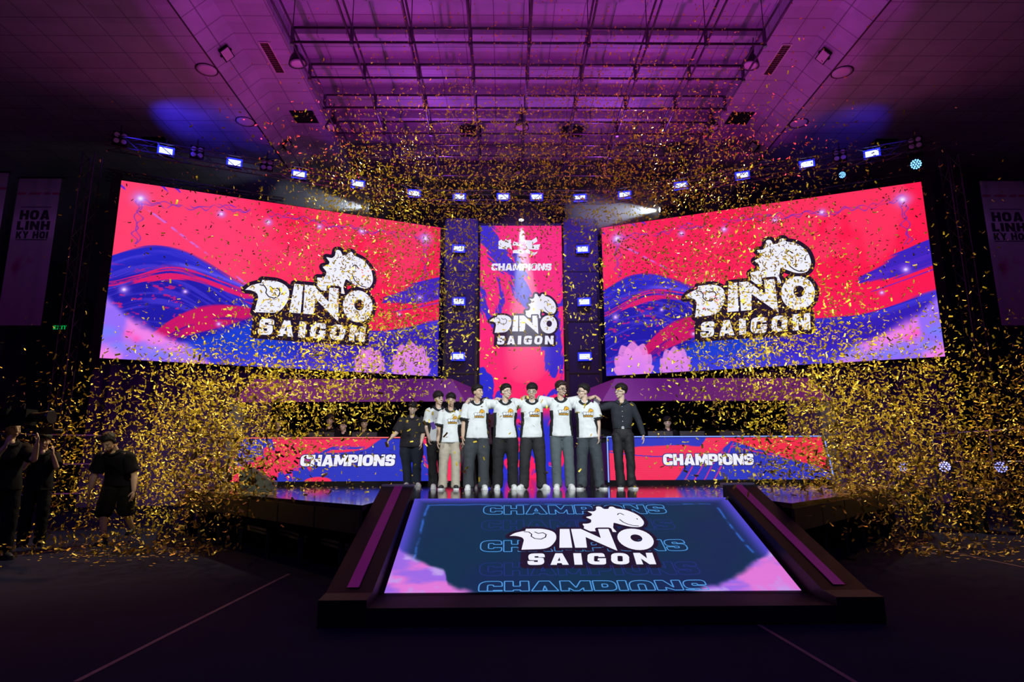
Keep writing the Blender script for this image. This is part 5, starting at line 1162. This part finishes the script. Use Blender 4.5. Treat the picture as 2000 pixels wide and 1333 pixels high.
person('person in black holding a small camera to the face, behind the large camera', b2, 1.66, .5, head=(.1, .1, 0), top='shirt', top_m=dim, pants_m=dim, shoe_m=M_SHOEB, sole_m=M_SHOEB, hair='full', skin=2, voxel=.009, arms={'L': down(-1, elbow=(-.05, -.16, -.20), wrist=(.10, -.14, .18), hand=(.1, -.3, 1)), 'R': down(1, elbow=(.06, -.18, -.18), wrist=(-.06, -.12, .20), hand=(0, -.3, 1))})
camera_rig(V3(at(84, 842, Y=9.95).x, 9.95, at(84, 842, Y=9.95).z), .9, 'small black camera held at the photographer\'s face', False)
# ------------------------------------------------------------------ confetti
M_CONF = bpy.data.materials.new('gold_foil'); M_CONF.use_nodes = True; _nt = M_CONF.node_tree; _b = _nt.nodes['Principled BSDF']
_b.inputs['Base Color'].default_value = (.84, .60, .035, 1); _b.inputs['Roughness'].default_value = .42; _b.inputs['Metallic'].default_value = .25; _b.inputs['Specular IOR Level'].default_value = .6
_dens = """0 0 0 0 0 0 1 6 15 30 45 40 25 15 8 3 1 0 0 0
0 0 0 0 1 2 4 12 20 35 50 50 40 20 10 5 1 0 0 0
0 0 1 1 3 8 20 35 45 55 65 70 60 45 25 10 4 1 1 0
0 0 2 3 6 15 50 80 90 90 80 90 90 80 50 25 12 5 2 1
0 1 1 3 10 25 45 60 95 60 40 60 60 70 50 35 20 8 4 2
0 2 3 4 10 25 50 70 100 40 15 35 40 60 65 60 35 10 4 2
2 6 8 15 30 60 90 90 85 20 8 15 15 40 90 85 60 30 15 6
5 15 30 60 95 95 70 50 10 3 2 2 4 22 70 95 80 60 50 35
15 40 70 110 140 65 15 5 2 1 1 1 2 8 28 65 120 110 90 70
30 50 60 110 110 25 5 3 1 0 0 0 1 3 18 60 110 110 95 80
12 30 30 45 12 1 0 0 0 0 0 0 0 0 1 8 34 30 25 12"""
D_ = np.array([[float(a) for a in r.split()] for r in _dens.split('\n')])*5.0; D_[7:] *= 1.8; D_[5:8, :3] *= .65; D_[3:7] *= 1.35; D_[:3] *= 1.4; D_[2:4] *= 1.3
def dens_at(x, y):
    gx, gy = np.clip((x-50)/100, 0, 18.999), np.clip((y-50)/100, 0, 9.999); i, j = int(gx), int(gy); fx, fy = gx-i, gy-j
    return (D_[j, i]*(1-fx)+D_[j, i+1]*fx)*(1-fy)+(D_[j+1, i]*(1-fx)+D_[j+1, i+1]*fx)*fy
rg = random.Random(5); pieces = []
tot = D_.sum(); mx = D_.max(); tries = int(19.2*10.9*mx)
for _ in range(tries):
    x, y = rg.uniform(-20, 2020), rg.uniform(-10, 1085)
    if rg.random()*mx > dens_at(x, y)*(.55+.9*float(vnoise(np.array(x/38.), np.array(y/38.)))): continue
    cen = 1-min(1, abs(x-1000)/700); up_ = 1-min(1, y/800)
    Y = rg.gauss(10.2+4.5*cen*up_+2.5*up_, 1.6)
    if x < 340 and y > 800: Y = max(Y, rg.uniform(10.2, 12.5))
    Y = min(19, max(5.6, Y)); p = at(x, y, Y=Y)
    on_stage = abs(p.x) < 2.1+max(0, (p.y-6.4))*.8
    if y > 950: Y = min(Y, 1.10*1258/(y-905)*.97) if y > 1000 else Y; p = at(x, y, Y=max(5.5, Y))
    if p.z < (SZ+.02 if on_stage and p.y > 7 else .02): p.z = (SZ+.006 if on_stage and p.y > 7 else .006); 
    if p.z > 13 and abs(p.x) > 7: continue
    if p.z > 12.2 and Y > 15: continue
    pieces.append(p)
# strewn on the stage and the floor beside it
for _ in range(520):
    s = rg.choice((-1, 1)); X_ = s*rg.uniform(2.0, 5.6); Y_ = rg.uniform(8.2, 13.6)
    if Y_ < 6.5+abs(X_)*1.02-1.0: continue
    if abs(X_) < 3 and rg.random() < .6: continue
    pieces.append(V3(X_, Y_, SZ+.007))
for _ in range(900):
    s = rg.choice((-1, 1)); X_ = s*(4.6+abs(rg.gauss(0, 2.2))); Y_ = rg.gauss(9.4, .9)
    if Y_ > 6.0+abs(X_)*.95: Y_ = 6.0+abs(X_)*.95-rg.random()
    if Y_ < 7.9 or rg.random() < .3: continue
    pieces.append(V3(X_, Y_, .007))
for _ in range(60): pieces.append(V3(rg.uniform(-1.9, 3.0), rg.uniform(9.5, 13), SZ+.007))
pieces.sort(key=lambda p: (p-CAM).length/(1.0 if p.z > .3 else 1))
def strip(L, w, bend, twist):
    """a thin curled strip of foil: four segments"""
    v = []; a = -bend/2; x = z = 0; pts = []
    for i in range(4):
        pts.append((x, z, a)); x += math.cos(a)*L/3; z += math.sin(a)*L/3; a += bend/3
    cx = sum(q[0] for q in pts)/4; cz = sum(q[1] for q in pts)/4
    for i, (px_, pz_, _) in enumerate(pts):
        t = twist*(i/3-.5); v += [(px_-cx, -w/2*math.cos(t), pz_-cz-w/2*math.sin(t)), (px_-cx, w/2*math.cos(t), pz_-cz+w/2*math.sin(t))]
    return v, [(2*i, 2*i+2, 2*i+3, 2*i+1) for i in range(3)]
SHAPES = [strip(.056, .021, b, t) for b, t in ((0, 0), (.5, 0), (1.1, .2), (2.0, .5), (.2, .6), (3.0, .3))]
WTS = [5, 5, 3, 1.2, 2, .5]
def rot(flat):
    if flat: return Matrix.Rotation(rg.uniform(0, 6.28), 4, 'Z') @ Matrix.Rotation(rg.uniform(-.15, .15), 4, 'X')
    return Matrix.Rotation(rg.uniform(0, 6.28), 4, 'Z') @ Matrix.Rotation(rg.gauss(0, .75), 4, 'Y') @ Matrix.Rotation(rg.gauss(.5, .8)*rg.choice((-1, 1)), 4, 'X')
CM = []
for v, f in SHAPES:
    me = bpy.data.meshes.new('confetti_piece'); me.from_pydata(v, [], f); me.materials.append(M_CONF); me.update(); CM.append(me)
air = [p for p in pieces if p.z > .1 and abs(p.z-SZ-.007) > .002]; low = [p for p in pieces if not (p.z > .1 and abs(p.z-SZ-.007) > .002)]
vis = [p for p in air if 4 < (p-CAM).length]
for p in vis[:300]:
    o = link('confetti_piece', CM[rg.choices(range(6), WTS)[0]]); o.matrix_world = Matrix.Translation(p) @ rot(False)
    tag(o, 'small gold foil strip of confetti tumbling in the air nearest the camera', 'confetti', 'nearest falling confetti')
def cloud(name, pts, flat, label):
    vv = []; ff = []
    for p in pts:
        v, f = SHAPES[rg.choices(range(6), WTS)[0] if not flat else rg.choice((0, 0, 1))]; M = Matrix.Translation(p) @ rot(flat); o = len(vv)
        vv += [tuple(M @ Vector(q)) for q in v]; ff += [tuple(o+i for i in q) for q in f]
    me = bpy.data.meshes.new(name); me.from_pydata(vv, [], ff); me.materials.append(M_CONF); me.update(); tag(link(name, me), label, 'confetti', None, 'stuff')
cloud('confetti_cloud', vis[300:], False, 'cloud of gold foil confetti filling the air over the stage and screens')
cloud('fallen_confetti', low, True, 'gold foil confetti lying on the stage and on the floor beside it')
print('confetti', len(vis), len(low), 'bytes')
